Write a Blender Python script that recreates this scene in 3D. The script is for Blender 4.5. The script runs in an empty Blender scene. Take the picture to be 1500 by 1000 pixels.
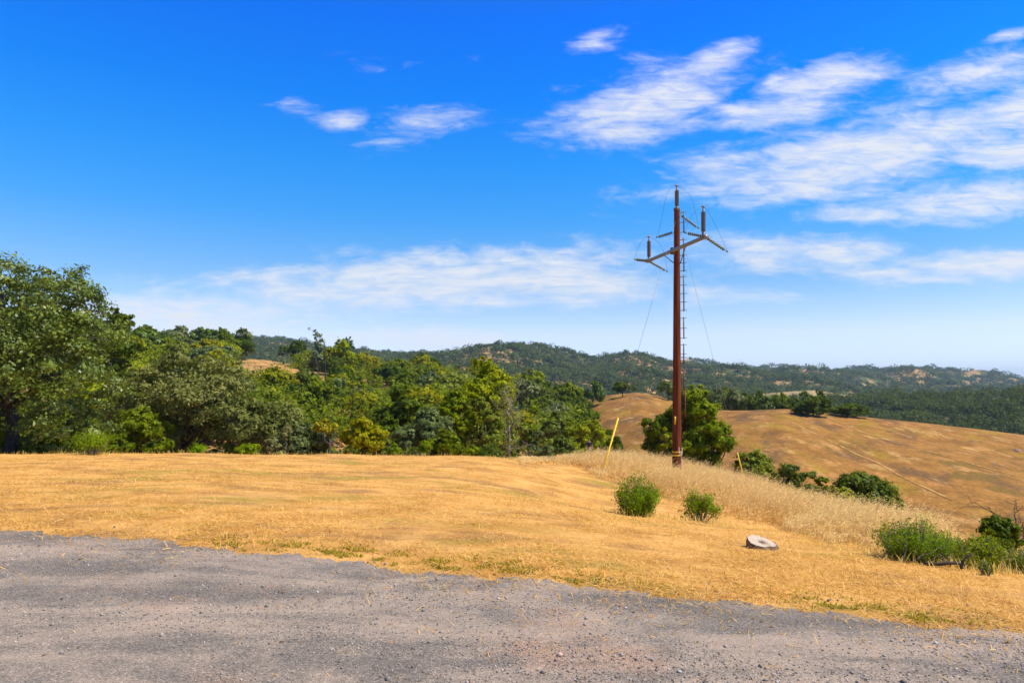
import bpy, math, random
import numpy as np
from mathutils import Vector

S = bpy.context.scene
COL = S.collection
RAD = math.radians

# ------------------------------------------------------------------ camera, sky, sun, exposure
CAMZ, HZ, F = 1.7, 560.0, 1000.0            # eye height; horizon row and focal length in photo pixels (1500 wide)
cam_d = bpy.data.cameras.new('camera')
cam = bpy.data.objects.new('camera', cam_d)
COL.objects.link(cam)
cam.location = (0, 0, CAMZ)
cam.rotation_euler = (RAD(90), 0, 0)
cam_d.sensor_width = 36
cam_d.lens = 24
cam_d.shift_y = (HZ - 500) / 1500
cam_d.clip_start = 0.1
cam_d.clip_end = 40000
S.camera = cam

SUN_EL, SUN_AZ = 56.0, 104.0                # azimuth clockwise from +Y (view direction)
sd = Vector((math.sin(RAD(SUN_AZ)) * math.cos(RAD(SUN_EL)), math.cos(RAD(SUN_AZ)) * math.cos(RAD(SUN_EL)), math.sin(RAD(SUN_EL))))
sun_d = bpy.data.lights.new('sun', 'SUN')
sun_d.energy = 4.8
sun_d.angle = RAD(0.5)
sun_d.color = (1.0, 0.93, 0.83)
sun = bpy.data.objects.new('sun', sun_d)
COL.objects.link(sun)
sun.rotation_euler = sd.to_track_quat('Z', 'Y').to_euler()
sun.location = (40, -10, 60)

S.view_settings.view_transform = 'Standard'
S.view_settings.look = 'None'
S.view_settings.exposure = 0.4
S.view_settings.gamma = 1.0
S.view_settings.use_curve_mapping = False


class NT:
    """small helper round a node tree"""
    def __init__(self, tree):
        self.t = tree
        tree.nodes.clear()

    def n(self, typ, ins=None, **props):
        nd = self.t.nodes.new(typ)
        for k, v in props.items():
            setattr(nd, k, v)
        for k, v in (ins or {}).items():
            s = nd.inputs[k]
            if isinstance(v, bpy.types.NodeSocket):
                self.t.links.new(v, s)
            else:
                s.default_value = v
        return nd

    def math(self, op, a, b=None, c=None, clamp=False):
        ins = {0: a}
        if b is not None: ins[1] = b
        if c is not None: ins[2] = c
        return self.n('ShaderNodeMath', ins, operation=op, use_clamp=clamp).outputs[0]

    def mix(self, fac, a, b, blend='MIX'):
        nd = self.n('ShaderNodeMix', None, data_type='RGBA', blend_type=blend)
        for idx, v in ((0, fac), (6, a), (7, b)):
            if isinstance(v, bpy.types.NodeSocket):
                self.t.links.new(v, nd.inputs[idx])
            else:
                nd.inputs[idx].default_value = v if idx == 0 else (tuple(v) + (1,) if len(v) == 3 else v)
        return nd.outputs[2]

    def ramp(self, fac, stops, interp='LINEAR'):
        nd = self.n('ShaderNodeValToRGB', {0: fac})
        cr = nd.color_ramp
        cr.interpolation = interp
        while len(cr.elements) < len(stops):
            cr.elements.new(0.5)
        for e, (p, c) in zip(cr.elements, stops):
            e.position = p
            e.color = (c, c, c, 1) if isinstance(c, (int, float)) else tuple(c) + (1,)
        return nd.outputs[0]

    def noise(self, vec, scale, detail=4, rough=0.55, dist=0.0):
        return self.n('ShaderNodeTexNoise', {'Vector': vec, 'Scale': scale, 'Detail': detail, 'Roughness': rough, 'Distortion': dist}).outputs[0]

    def mapping(self, vec, loc=(0, 0, 0), rot=(0, 0, 0), scale=(1, 1, 1), kind='POINT'):
        return self.n('ShaderNodeMapping', {'Vector': vec, 'Location': loc, 'Rotation': rot, 'Scale': scale}, vector_type=kind).outputs[0]

    def sstep(self, x, lo, hi):
        return self.n('ShaderNodeMapRange', {0: x, 1: lo, 2: hi, 3: 0.0, 4: 1.0}, interpolation_type='SMOOTHSTEP').outputs[0]


# world: Nishita sky, deepened by elevation, with streaky clouds by direction
world = bpy.data.worlds.new('World')
S.world = world
world.use_nodes = True
w = NT(world.node_tree)
sky = w.n('ShaderNodeTexSky', None, sky_type='NISHITA', sun_disc=False, sun_elevation=RAD(SUN_EL), sun_rotation=RAD(SUN_AZ),
          altitude=300, air_density=1.0, dust_density=0.4, ozone_density=3.0)
gen = w.n('ShaderNodeTexCoord').outputs['Generated']
sep = w.n('ShaderNodeSeparateXYZ', {0: gen})
sx, sy, sz = sep.outputs
ymax = w.math('MAXIMUM', sy, 0.06)
px = w.math('DIVIDE', sx, ymax)
pz = w.math('DIVIDE', sz, ymax)
P = w.n('ShaderNodeCombineXYZ', {0: px, 1: pz, 2: 0.0}).outputs[0]
CLOUDS = [  # u, v, half length, half height, tilt, strength
    (950, 150, 125, 42, 14, .95), (1045, 92, 62, 24, 28, .85), (900, 180, 95, 22, 8, .9), (1120, 165, 110, 22, 4, .95), (1010, 185, 120, 14, 6, .8), (1330, 150, 90, 16, 12, .6), (1090, 232, 110, 14, 8, .8),
    (1195, 122, 95, 27, 14, .95), (1270, 225, 250, 42, 10, 1.0), (1180, 258, 170, 34, 6, .95), (1385, 200, 130, 38, 14, .9),
    (1440, 110, 125, 34, 16, .72), (1255, 315, 80, 15, 0, .9), (1430, 290, 130, 32, 10, .95), (1492, 160, 60, 32, 14, 1.0),
    (1482, 52, 40, 9, 10, .75), (877, 56, 44, 14, 14, .8), (430, 157, 38, 10, 0, .68), (508, 178, 38, 14, 0, .75),
    (610, 178, 88, 24, 9, .66), (570, 205, 60, 8, 3, .5), (660, 408, 300, 38, 3, 1.0), (830, 400, 190, 36, 1, .9), (420, 402, 190, 16, 4, .75),
    (265, 462, 175, 32, -3, 1.0), (600, 498, 150, 16, 0, .95), (1180, 374, 190, 28, 0, .85), (1420, 388, 180, 22, 5, .95), (750, 440, 330, 12, 1, .75), (1330, 300, 120, 12, 4, .7),
    (1000, 430, 130, 20, 0, .6), (1120, 433, 130, 8, 0, .5), (560, 105, 200, 22, 2, .24), (1480, 225, 90, 30, 12, .9)]
mask = 0.0
for (u, v, a, b, ang, st) in CLOUDS:
    m = w.mapping(P, ((u - 750) / F, (HZ - v) / F, 0), (0, 0, RAD(ang)), (a / F * 1.12, b / F * 1.15, 1), 'TEXTURE')
    dot = w.n('ShaderNodeVectorMath', {0: m, 1: m}, operation='DOT_PRODUCT').outputs['Value']
    mask = w.math('MAXIMUM', w.math('MULTIPLY', w.math('POWER', 0.5, dot), st), mask)
stretch = w.mapping(P, (0, 0, 0), (0, 0, RAD(-13)), (7.5, 24.0, 1))
n1 = w.noise(stretch, 1.0, 8, 0.58, 0.5)
stretch2 = w.mapping(P, (3, 1, 0), (0, 0, RAD(-20)), (24, 62, 1))
n2 = w.noise(stretch2, 1.0, 6, 0.62, 0.8)
nn = w.math('ADD', w.math('MULTIPLY', n1, 0.70), w.math('MULTIPLY', n2, 0.30))
nn = w.math('MULTIPLY_ADD', nn, 2.6, -0.80)
lo = w.math('MULTIPLY_ADD', mask, -1.25, 0.83)
dens = w.sstep(w.math('SUBTRACT', nn, lo), 0.0, 1.0)
n3 = w.noise(w.mapping(P, (1, 7, 0), (0, 0, RAD(-24)), (13, 85, 1)), 1.0, 6, 0.62, 0.7)
dens = w.math('MULTIPLY', dens, w.math('MULTIPLY_ADD', w.sstep(n3, 0.32, 0.62), 0.42, 0.62), clamp=True)
dens = w.math('MULTIPLY', dens, w.sstep(mask, 0.02, 0.25))
dens = w.math('MULTIPLY', dens, w.sstep(sy, 0.05, 0.3))
# the sky's own colour, deepened with height above the horizon
tint = w.ramp(w.math('ABSOLUTE', sz), [(0.0, (.50, .56, .78)), (0.036, (.53, .545, .78)), (0.07, (.57, .53, .65)), (0.144, (.29, .43, .56)), (0.231, (.10, .42, .67)),
                                       (0.30, (.04, .42, .76)), (0.38, (.004, .38, .87)), (0.47, (.002, .33, .96)), (0.62, (.16, .26, .48)), (1.0, (.26, .30, .36))])
tint = w.n('ShaderNodeVectorMath', {0: tint, 3: 1.5}, operation='SCALE').outputs[0]
skyc = w.mix(1.0, sky.outputs[0], tint, 'MULTIPLY')
SKY_STR = 0.15
col = w.mix(w.math('MULTIPLY', dens, 0.92), skyc, (4.35, 4.45, 4.7))
bg = w.n('ShaderNodeBackground', {0: col, 1: SKY_STR})
w.n('ShaderNodeOutputWorld', {0: bg.outputs[0]})


# ------------------------------------------------------------------ helpers
def tag(o, label=None, cat=None, group=None, kind=None):
    if label: o['label'] = label
    if cat: o['category'] = cat
    if group: o['group'] = group
    if kind: o['kind'] = kind
    return o


def mesh_np(name, v, f, mats, var=None, midx=None, smooth=False):
    """v (N,3), f (M,k) index array, one value of 'var' per face"""
    v = np.asarray(v, np.float32)
    f = np.asarray(f, np.int32)
    M, k = f.shape
    me = bpy.data.meshes.new(name)
    me.vertices.add(len(v))
    me.vertices.foreach_set('co', v.ravel())
    me.loops.add(M * k)
    me.loops.foreach_set('vertex_index', f.ravel())
    me.polygons.add(M)
    me.polygons.foreach_set('loop_start', np.arange(0, M * k, k, dtype=np.int32))
    me.polygons.foreach_set('loop_total', np.full(M, k, np.int32))
    if midx is not None:
        me.polygons.foreach_set('material_index', np.asarray(midx, np.int32))
    if var is not None:
        at = me.attributes.new('var', 'FLOAT', 'FACE')
        at.data.foreach_set('value', np.asarray(var, np.float32))
    for m in (mats if isinstance(mats, (list, tuple)) else [mats]):
        me.materials.append(m)
    me.update(calc_edges=True)
    if smooth:
        me.polygons.foreach_set('use_smooth', np.ones(M, bool))
    return me


def obj(name, me, parent=None, loc=(0, 0, 0)):
    o = bpy.data.objects.new(name, me)
    COL.objects.link(o)
    o.location = loc
    if parent is not None: o.parent = parent
    return o


def empty(name, loc, label, cat, group=None):
    o = bpy.data.objects.new(name, None)
    o.empty_display_size = 0.2
    COL.objects.link(o)
    o.location = loc
    return tag(o, label, cat, group)


def P3(u, v, d):
    return np.array(((u - 750) / F * d, d, CAMZ - (v - HZ) / F * d))


def tube(pts, rad, sides=7, cap=True):
    """swept tube: returns verts, quads"""
    pts = np.asarray(pts, float)
    n = len(pts)
    rad = np.broadcast_to(np.asarray(rad, float), (n,))
    V = []
    for i in range(n):
        t = pts[min(i + 1, n - 1)] - pts[max(i - 1, 0)]
        t /= np.linalg.norm(t) + 1e-9
        a = np.cross(t, (0.31, 0.95, 0.12) if abs(t[2]) > 0.7 else (0, 0, 1.0))
        a /= np.linalg.norm(a) + 1e-9
        b = np.cross(t, a)
        an = np.arange(sides) * 2 * math.pi / sides
        V.append(pts[i] + rad[i] * (np.outer(np.cos(an), a) + np.outer(np.sin(an), b)))
    Q = []
    for i in range(n - 1):
        for j in range(sides):
            k = (j + 1) % sides
            Q.append((i * sides + j, i * sides + k, (i + 1) * sides + k, (i + 1) * sides + j))
    V = np.concatenate(V)
    if cap:
        for ring, s in ((0, 1), (n - 1, -1)):
            c = len(V)
            V = np.vstack([V, pts[ring][None]])
            for j in range(0, sides - sides % 2, 2):
                q = (ring * sides + j, ring * sides + (j + 1) % sides, ring * sides + (j + 2) % sides, c)
                Q.append(q[::-1] if s > 0 else q)
            if sides % 2:
                Q.append((ring * sides + sides - 1, ring * sides, c, c)) if False else None
    return V, np.array(Q, np.int32)


def box(c, size, rot=0.0):
    x, y, z = np.array(size) / 2
    v = np.array([(sx * x, sy * y, sz * z) for sx in (-1, 1) for sy in (-1, 1) for sz in (-1, 1)], float)
    cr, sr = math.cos(rot), math.sin(rot)
    v = np.stack([v[:, 0] * cr - v[:, 1] * sr, v[:, 0] * sr + v[:, 1] * cr, v[:, 2]], 1) + np.array(c)
    q = np.array([(0, 1, 3, 2), (4, 6, 7, 5), (0, 4, 5, 1), (2, 3, 7, 6), (0, 2, 6, 4), (1, 5, 7, 3)], np.int32)
    return v, q


def join(parts):
    V, Q, o = [], [], 0
    for v, q in parts:
        V.append(v)
        Q.append(np.asarray(q) + o)
        o += len(v)
    return np.concatenate(V), np.concatenate(Q)


def lathe(prof, sides=16, axis_o=(0, 0, 0), axis=(0, 0, 1)):
    """prof: list of (r, h) along axis from origin"""
    ax = np.array(axis, float)
    ax /= np.linalg.norm(ax)
    a = np.cross(ax, (0, 1, 0) if abs(ax[1]) < 0.9 else (1, 0, 0))
    a /= np.linalg.norm(a)
    b = np.cross(ax, a)
    an = np.arange(sides) * 2 * math.pi / sides
    ring = np.outer(np.cos(an), a) + np.outer(np.sin(an), b)
    V = np.concatenate([np.array(axis_o) + ax * h + ring * r for r, h in prof])
    Q = [(i * sides + j, i * sides + (j + 1) % sides, (i + 1) * sides + (j + 1) % sides, (i + 1) * sides + j)
         for i in range(len(prof) - 1) for j in range(sides)]
    return V, np.array(Q, np.int32)


# ------------------------------------------------------------------ materials
def new_mat(name):
    m = bpy.data.materials.new(name)
    m.use_nodes = True
    return m, NT(m.node_tree)


def out(n, shader, disp=None):
    n.n('ShaderNodeOutputMaterial', {0: shader} if disp is None else {0: shader, 2: disp})


def leaf_mat(name, dark, light, trans=0.35, rough=0.55, spec=0.10, vary=0.25, tcol=(0.32, 0.36, 0.02), gain=1.65):
    """foliage colour varies leaf by leaf (attribute) and plant by plant (object random)"""
    m, n = new_mat(name)
    dark, light = tuple(x * gain for x in dark), tuple(x * gain for x in light)
    var = n.n('ShaderNodeAttribute', None, attribute_name='var').outputs['Fac']
    c = n.ramp(var, [(0.0, dark), (0.55, tuple((a * .5 + b * .5) for a, b in zip(dark, light))), (1.0, light)])
    rnd = n.n('ShaderNodeObjectInfo').outputs['Random']
    c = n.n('ShaderNodeHueSaturation', {'Hue': n.math('MULTIPLY_ADD', rnd, -0.03, 0.505), 'Saturation': n.math('MULTIPLY_ADD', rnd, -.2, 1.2),
            'Value': n.math('MULTIPLY_ADD', rnd, vary * 2, 1 - vary), 'Color': c}).outputs[0]
    p = n.n('ShaderNodeBsdfPrincipled', {'Base Color': c, 'Roughness': rough, 'Specular IOR Level': spec})
    t = n.n('ShaderNodeBsdfTranslucent', {'Color': n.mix(0.5, c, tcol)})
    out(n, n.n('ShaderNodeMixShader', {0: trans, 1: p.outputs[0], 2: t.outputs[0]}).outputs[0])
    return m


def plain(name, c, rough=0.6, metal=0.0, var=0.25, scale=8.0, bump=0.0):
    m, n = new_mat(name)
    tc = n.n('ShaderNodeTexCoord').outputs['Object']
    f = n.noise(tc, scale, 5, 0.6)
    c2 = tuple(x * (1 - var) for x in c)
    c3 = tuple(min(1, x * (1 + var)) for x in c)
    cc = n.ramp(f, [(0.3, c2), (0.7, c3)])
    ins = {'Base Color': cc, 'Roughness': rough, 'Metallic': metal}
    if bump:
        ins['Normal'] = n.n('ShaderNodeBump', {'Strength': bump, 'Distance': 0.02, 'Height': f}).outputs[0]
    out(n, n.n('ShaderNodeBsdfPrincipled', ins).outputs[0])
    return m


M = {}
M['oak'] = leaf_mat('oak_leaves', (0.026, 0.050, 0.008), (0.120, 0.170, 0.022), 0.2, 0.42, 0.36, 0.12)
M['dark'] = leaf_mat('dark_leaves', (0.022, 0.040, 0.007), (0.095, 0.135, 0.016), 0.28)
M['mid'] = leaf_mat('mid_leaves', (0.042, 0.068, 0.007), (0.165, 0.200, 0.020), 0.35)
M['bright'] = leaf_mat('bright_leaves', (0.072, 0.108, 0.006), (0.265, 0.300, 0.020), 0.38)
M['yellow'] = leaf_mat('yellow_leaves', (0.110, 0.120, 0.006), (0.300, 0.290, 0.016), 0.38)
M['grey'] = leaf_mat('greygreen_leaves', (0.055, 0.075, 0.030), (0.185, 0.215, 0.085), 0.3)
M['lichen'] = leaf_mat('lichen_leaves', (0.050, 0.062, 0.018), (0.210, 0.215, 0.070), 0.3)
M['shrub'] = leaf_mat('shrub_leaves', (0.075, 0.150, 0.004), (0.270, 0.360, 0.012), 0.4, vary=0.1, gain=1.25)
M['pine'] = leaf_mat('pine_needles', (0.045, 0.075, 0.035), (0.120, 0.165, 0.080), 0.25)
M['far'] = leaf_mat('far_forest', (0.020, 0.042, 0.013), (0.080, 0.115, 0.026), 0.25, vary=0.05, gain=1.15)
M['far_dark'] = leaf_mat('slope_forest', (0.014, 0.036, 0.008), (0.065, 0.098, 0.016), 0.25, vary=0.05, gain=1.1)
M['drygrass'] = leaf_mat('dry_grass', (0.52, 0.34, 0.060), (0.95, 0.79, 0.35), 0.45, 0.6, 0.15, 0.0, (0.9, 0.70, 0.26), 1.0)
M['straw'] = leaf_mat('cut_straw', (0.42, 0.22, 0.055), (0.92, 0.62, 0.28), 0.15, 0.6, 0.15, 0.0, (0.9, 0.55, 0.18), 1.0)
M['weed'] = leaf_mat('weed_leaves', (0.13, 0.13, 0.015), (0.40, 0.34, 0.05), 0.3, vary=0.0, gain=1.0)
M['leaflitter'] = leaf_mat('fallen_leaf', (0.10, 0.05, 0.015), (0.55, 0.38, 0.14), 0.1, vary=0.0, tcol=(.5, .3, .1), gain=1.0)
M['bark'] = plain('bark', (0.055, 0.040, 0.028), 0.9, 0, 0.45, 6, 0.6)
M['greybark'] = plain('grey_bark', (0.22, 0.18, 0.14), 0.9, 0, 0.35, 6, 0.5)


# ------------------------------------------------------------------ the near ground
TD = np.array([0, 3, 5, 8, 10, 12.5, 17.5, 22, 25, 30, 36, 42, 50, 65, 90, 130], float)
TU = np.array([-900, 0, 300, 745, 900, 1050, 1200, 1350, 1500, 2500], float)
TZ = np.array([
    [0, 0, 0, 0, 0, 0, 0, 0, 0, 0],
    [0, 0, 0, 0, 0, 0, 0, 0, 0, -.1],
    [0, 0, 0, 0, 0, 0, -.02, -.05, -.08, -.5],
    [0, 0, -.02, -.1, -.2, -.3, -.4, -.5, -.6, -1.3],
    [-.1, -.1, -.1, -.25, -.4, -.6, -.75, -.9, -1.05, -2.0],
    [-.2, -.2, -.2, -.5, -.75, -1.0, -1.15, -1.3, -1.6, -3.2],
    [-.5, -.5, -.5, -1.0, -1.7, -1.95, -2.05, -2.4, -3.3, -5.5],
    [-.8, -.8, -.8, -1.15, -1.9, -2.2, -2.6, -3.6, -4.8, -7.5],
    [-1.0, -1.0, -1.0, -1.3, -2.0, -2.4, -3.1, -4.4, -5.8, -8.5],
    [-1.4, -1.4, -1.4, -1.5, -2.2, -2.75, -4.2, -6.0, -7.4, -10.5],
    [-3.2, -2.9, -2.8, -2.4, -2.6, -3.5, -6.0, -8.0, -9.2, -12.5],
    [-5.0, -4.6, -4.4, -4.2, -3.3, -5.2, -8.0, -10.0, -11, -14],
    [-7.5, -7.0, -6.8, -6.5, -4.3, -7.0, -10, -12, -12.5, -15.5],
    [-11, -11, -11, -10, -5.6, -10, -13, -14, -14, -17],
    [-16, -16, -16, -15, -11, -14, -16, -16, -16, -19],
    [-22, -22, -22, -22, -18, -20, -20, -20, -20, -22]])
_gu = np.arange(-900, 2501, 20.0)
_gd = np.arange(0, 130.1, 0.5)
_t = np.array([np.interp(_gu, TU, r) for r in TZ])
_g = np.array([np.interp(_gd, TD, _t[:, j]) for j in range(len(_gu))]).T


def _blur(a, n, axis):
    k = np.hanning(n + 2)[1:-1]
    k /= k.sum()
    pad = [(n // 2, n // 2) if i == axis else (0, 0) for i in range(2)]
    return np.apply_along_axis(lambda r: np.convolve(r, k, 'valid'), axis, np.pad(a, pad, mode='edge'))


_g = _blur(_blur(_g, 11, 1), 9, 0)
EDGE = np.array([(-60, 22), (-30, 14.2), (-10, 8.9), (-5.93, 7.9), (-4.5, 7.65), (-3.2, 7.17), (-1.65, 6.6), (-.3, 6.1), (.86, 5.7), (1.85, 5.28),
                 (2.80, 5.04), (3.67, 4.90), (6, 4.4), (12, 2.2), (60, -11)], float)


def road_edge(X):
    X = np.asarray(X, float)
    return np.interp(X, EDGE[:, 0], EDGE[:, 1]) + 0.07 * np.sin(X * 3.1 + 1) + 0.05 * np.sin(X * 7.7) + 0.035 * np.sin(X * 17.3 + 2) + 0.03 * np.sin(X * 41 + 1.5 * np.sin(X * 5)) + 0.02 * np.sin(X * 83 + np.sin(X * 13))


def ground_z(X, Y):
    X = np.asarray(X, float)
    Y = np.asarray(Y, float)
    Yc = np.clip(Y, 0.5, 129.9)
    u = np.clip(750 + 1000 * X / Yc, -899, 2499)
    fu = (u + 900) / 20
    fd = Yc / 0.5
    i = np.minimum(fd.astype(int), len(_gd) - 2)
    j = np.minimum(fu.astype(int), len(_gu) - 2)
    a, b = fd - i, fu - j
    z = (_g[i, j] * (1 - a) + _g[i + 1, j] * a) * (1 - b) + (_g[i, j + 1] * (1 - a) + _g[i + 1, j + 1] * a) * b
    amp = np.clip((Y - 6) / 8, 0, 1)
    z = z + amp * (0.035 * np.sin(X * 0.9 + 0.7 * Y) * np.sin(Y * 0.6 - 0.3 * X) + 0.02 * np.sin(X * 2.3 - Y * 1.7))
    return z


# the road edge where it crosses the ground, from points read along it
_e = []
for u_, v_ in ((0, 773), (100, 778), (200, 785), (300, 796), (400, 806), (500, 817), (600, 829), (700, 838), (800, 848), (900, 857), (1000, 868), (1100, 880), (1200, 892), (1300, 903), (1400, 912), (1500, 921)):
    d_ = np.linspace(3.5, 11, 1500)
    x_ = (u_ - 750) / F * d_
    i_ = int(np.argmin(np.abs(HZ - (ground_z(x_, d_) - CAMZ) / d_ * F - v_)))
    _e.append((x_[i_], d_[i_]))
_e = np.array(_e)
EDGE = np.concatenate([[(-60, 22), (-30, 14.2), (-10, _e[0, 1] + .9)], _e, [(6, _e[-1, 1] - .5), (12, 2.6), (60, -11)]])


def at(u, d, dz=0.0):
    X = (u - 750) / F * d
    return np.array((X, d, float(ground_z(X, d)) + dz))


def ground_mat():
    m, n = new_mat('mown_field')
    p = n.n('ShaderNodeNewGeometry').outputs['Position']
    big = n.noise(p, 0.22, 5, 0.6)
    midn = n.noise(p, 1.3, 6, 0.62)
    fine = n.noise(n.mapping(p, (0, 0, 0), (0, 0, 0.5), (1.0, 1.6, 1)), 26, 6, 0.7)
    fine2 = n.noise(p, 90, 3, 0.6)
    c = n.ramp(midn, [(0.25, (0.33, 0.155, 0.035)), (0.42, (0.55, 0.275, 0.065)), (0.60, (0.72, 0.385, 0.105)), (0.8, (0.66, 0.36, 0.11))])
    green = n.math('MULTIPLY', n.sstep(big, 0.46, 0.60), n.sstep(n.noise(n.mapping(p, (5, 2, 0), (0, 0, 0), (.6, 1.3, 1)), 0.9, 5, 0.65), 0.44, 0.60))
    c = n.mix(n.math('MULTIPLY', green, 0.75), c, (0.28, 0.215, 0.035))
    brown = n.math('MULTIPLY', n.sstep(n.noise(n.mapping(p, (7, 3, 0), (0, 0, 0), (.6, 1.2, 1)), 0.6, 6, 0.7), 0.50, 0.66), 0.8)
    c = n.mix(brown, c, (0.30, 0.155, 0.06))
    k = n.math('MULTIPLY_ADD', fine, 1.5, 0.25)
    c = n.mix(1.0, c, n.n('ShaderNodeCombineColor', {0: k, 1: k, 2: k}).outputs[0], 'MULTIPLY')
    h = n.math('ADD', n.math('MULTIPLY', fine, 0.7), n.math('MULTIPLY', fine2, 0.3))
    bmp = n.n('ShaderNodeBump', {'Strength': 0.8, 'Distance': 0.04, 'Height': h}).outputs[0]
    out(n, n.n('ShaderNodeBsdfPrincipled', {'Base Color': c, 'Roughness': 0.95, 'Specular IOR Level': 0.1, 'Normal': bmp}).outputs[0])
    return m


def road_mat():
    m, n = new_mat('gravel_road')
    p = n.n('ShaderNodeNewGeometry').outputs['Position']
    al = n.mapping(p, (0, 0, 0), (0, 0, RAD(16)), (0.42, 1.5, 1))
    band = n.math('ADD', n.math('MULTIPLY', n.noise(al, 0.9, 8, 0.66, 0.5), 0.7), n.math('MULTIPLY', n.noise(p, 1.7, 6, 0.7), 0.3))
    spk = n.n('ShaderNodeTexVoronoi', {'Vector': p, 'Scale': 120.0, 'Randomness': 1.0}, feature='F1')
    spk2 = n.n('ShaderNodeTexVoronoi', {'Vector': p, 'Scale': 210.0}, feature='F1')
    c = n.ramp(band, [(0.36, (0.155, 0.131, 0.105)), (0.46, (0.210, 0.173, 0.135)), (0.53, (0.320, 0.248, 0.182)), (0.63, (0.400, 0.300, 0.212))])
    red = n.sstep(n.noise(n.mapping(p, (2.2, 1.4, 0)), 0.55, 4, 0.6), 0.54, 0.70)
    c = n.mix(n.math('MULTIPLY', red, 0.65), c, (0.36, 0.215, 0.13))
    g = n.n('ShaderNodeSeparateColor', {0: spk.outputs['Color']}).outputs[0]
    g2 = n.n('ShaderNodeSeparateColor', {0: spk2.outputs['Color']}).outputs[0]
    k = n.math('ADD', n.ramp(g, [(0.0, 0.42), (0.3, 0.80), (0.85, 1.10), (1.0, 1.9)]), n.math('MULTIPLY_ADD', g2, 0.55, -0.27))
    dust = n.sstep(band, 0.42, 0.64)
    k = n.math('ADD', n.math('MULTIPLY', k, n.math('MULTIPLY_ADD', dust, -0.65, 1.0)), n.math('MULTIPLY', dust, 0.65))
    c = n.mix(1.0, c, n.n('ShaderNodeCombineColor', {0: k, 1: k, 2: k}).outputs[0], 'MULTIPLY')
    fac = n.math('ADD', n.math('MULTIPLY', spk.outputs['Distance'], -0.5), n.math('MULTIPLY', n.noise(p, 6, 5, 0.6), 1.2))
    bmp = n.n('ShaderNodeBump', {'Strength': 0.7, 'Distance': 0.012, 'Height': fac}).outputs[0]
    out(n, n.n('ShaderNodeBsdfPrincipled', {'Base Color': c, 'Roughness': 0.93, 'Specular IOR Level': 0.2, 'Normal': bmp}).outputs[0])
    return m


def grid_mesh(name, X, Y, Z, mat, smooth=True):
    r, c = X.shape
    v = np.stack([X, Y, Z], -1).reshape(-1, 3)
    i = np.arange(r - 1)[:, None] * c + np.arange(c - 1)[None]
    f = np.stack([i, i + 1, i + c + 1, i + c], -1).reshape(-1, 4)
    return mesh_np(name, v, f, mat, smooth=smooth)


ys = np.concatenate([np.arange(-30, 0, 1.5), np.arange(0, 45, 0.3), np.arange(45, 126, 1.5)])
xs = np.concatenate([np.arange(-110, -30, 2.0), np.arange(-30, 30, 0.4), np.arange(30, 111, 2.0)])
X, Y = np.meshgrid(xs, ys)
Z = ground_z(X, Y)
Z = Z - 0.03 * np.clip((road_edge(X) - 0.25 - Y) / 0.3, 0, 1)
o = obj('ground', grid_mesh('ground', X, Y, Z, ground_mat()))
tag(o, 'mown golden hilltop field falling away to a wooded ravine', 'ground', kind='structure')

s = np.linspace(0, 1, 90)
xs = np.concatenate([np.arange(-60, -9, 1.0), np.arange(-9, 9, 0.025), np.arange(9, 60.1, 1.0)])
X = np.repeat(xs[None], 90, 0)
Ye = road_edge(xs)
Yn = Ye - 14
Y = Yn[None] + (Ye - Yn)[None] * s[:, None]
Z = ground_z(X, Y) + 0.004
Z[-1] -= 0.03
o = obj('road', grid_mesh('road', X, Y, Z, road_mat()))
tag(o, 'grey gravel road with dusty brown wheel bands along the field', 'road', kind='structure')

# ------------------------------------------------------------------ hills
def hnoise(X, Y, sc, seed=0.0):
    x, y = X / sc + seed, Y / sc - seed * 1.7
    return (np.sin(x * 1.0 + 1.3 * np.sin(y * .7)) * np.sin(y * 1.1 + .9 * np.sin(x * .6)) + .5 * np.sin(x * 2.3 + y * 1.1 + seed) * np.sin(y * 2.1 - x * .8)
            + .25 * np.sin(x * 4.7 - y * 2.9) * np.sin(y * 5.3 + x * 1.9))


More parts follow.
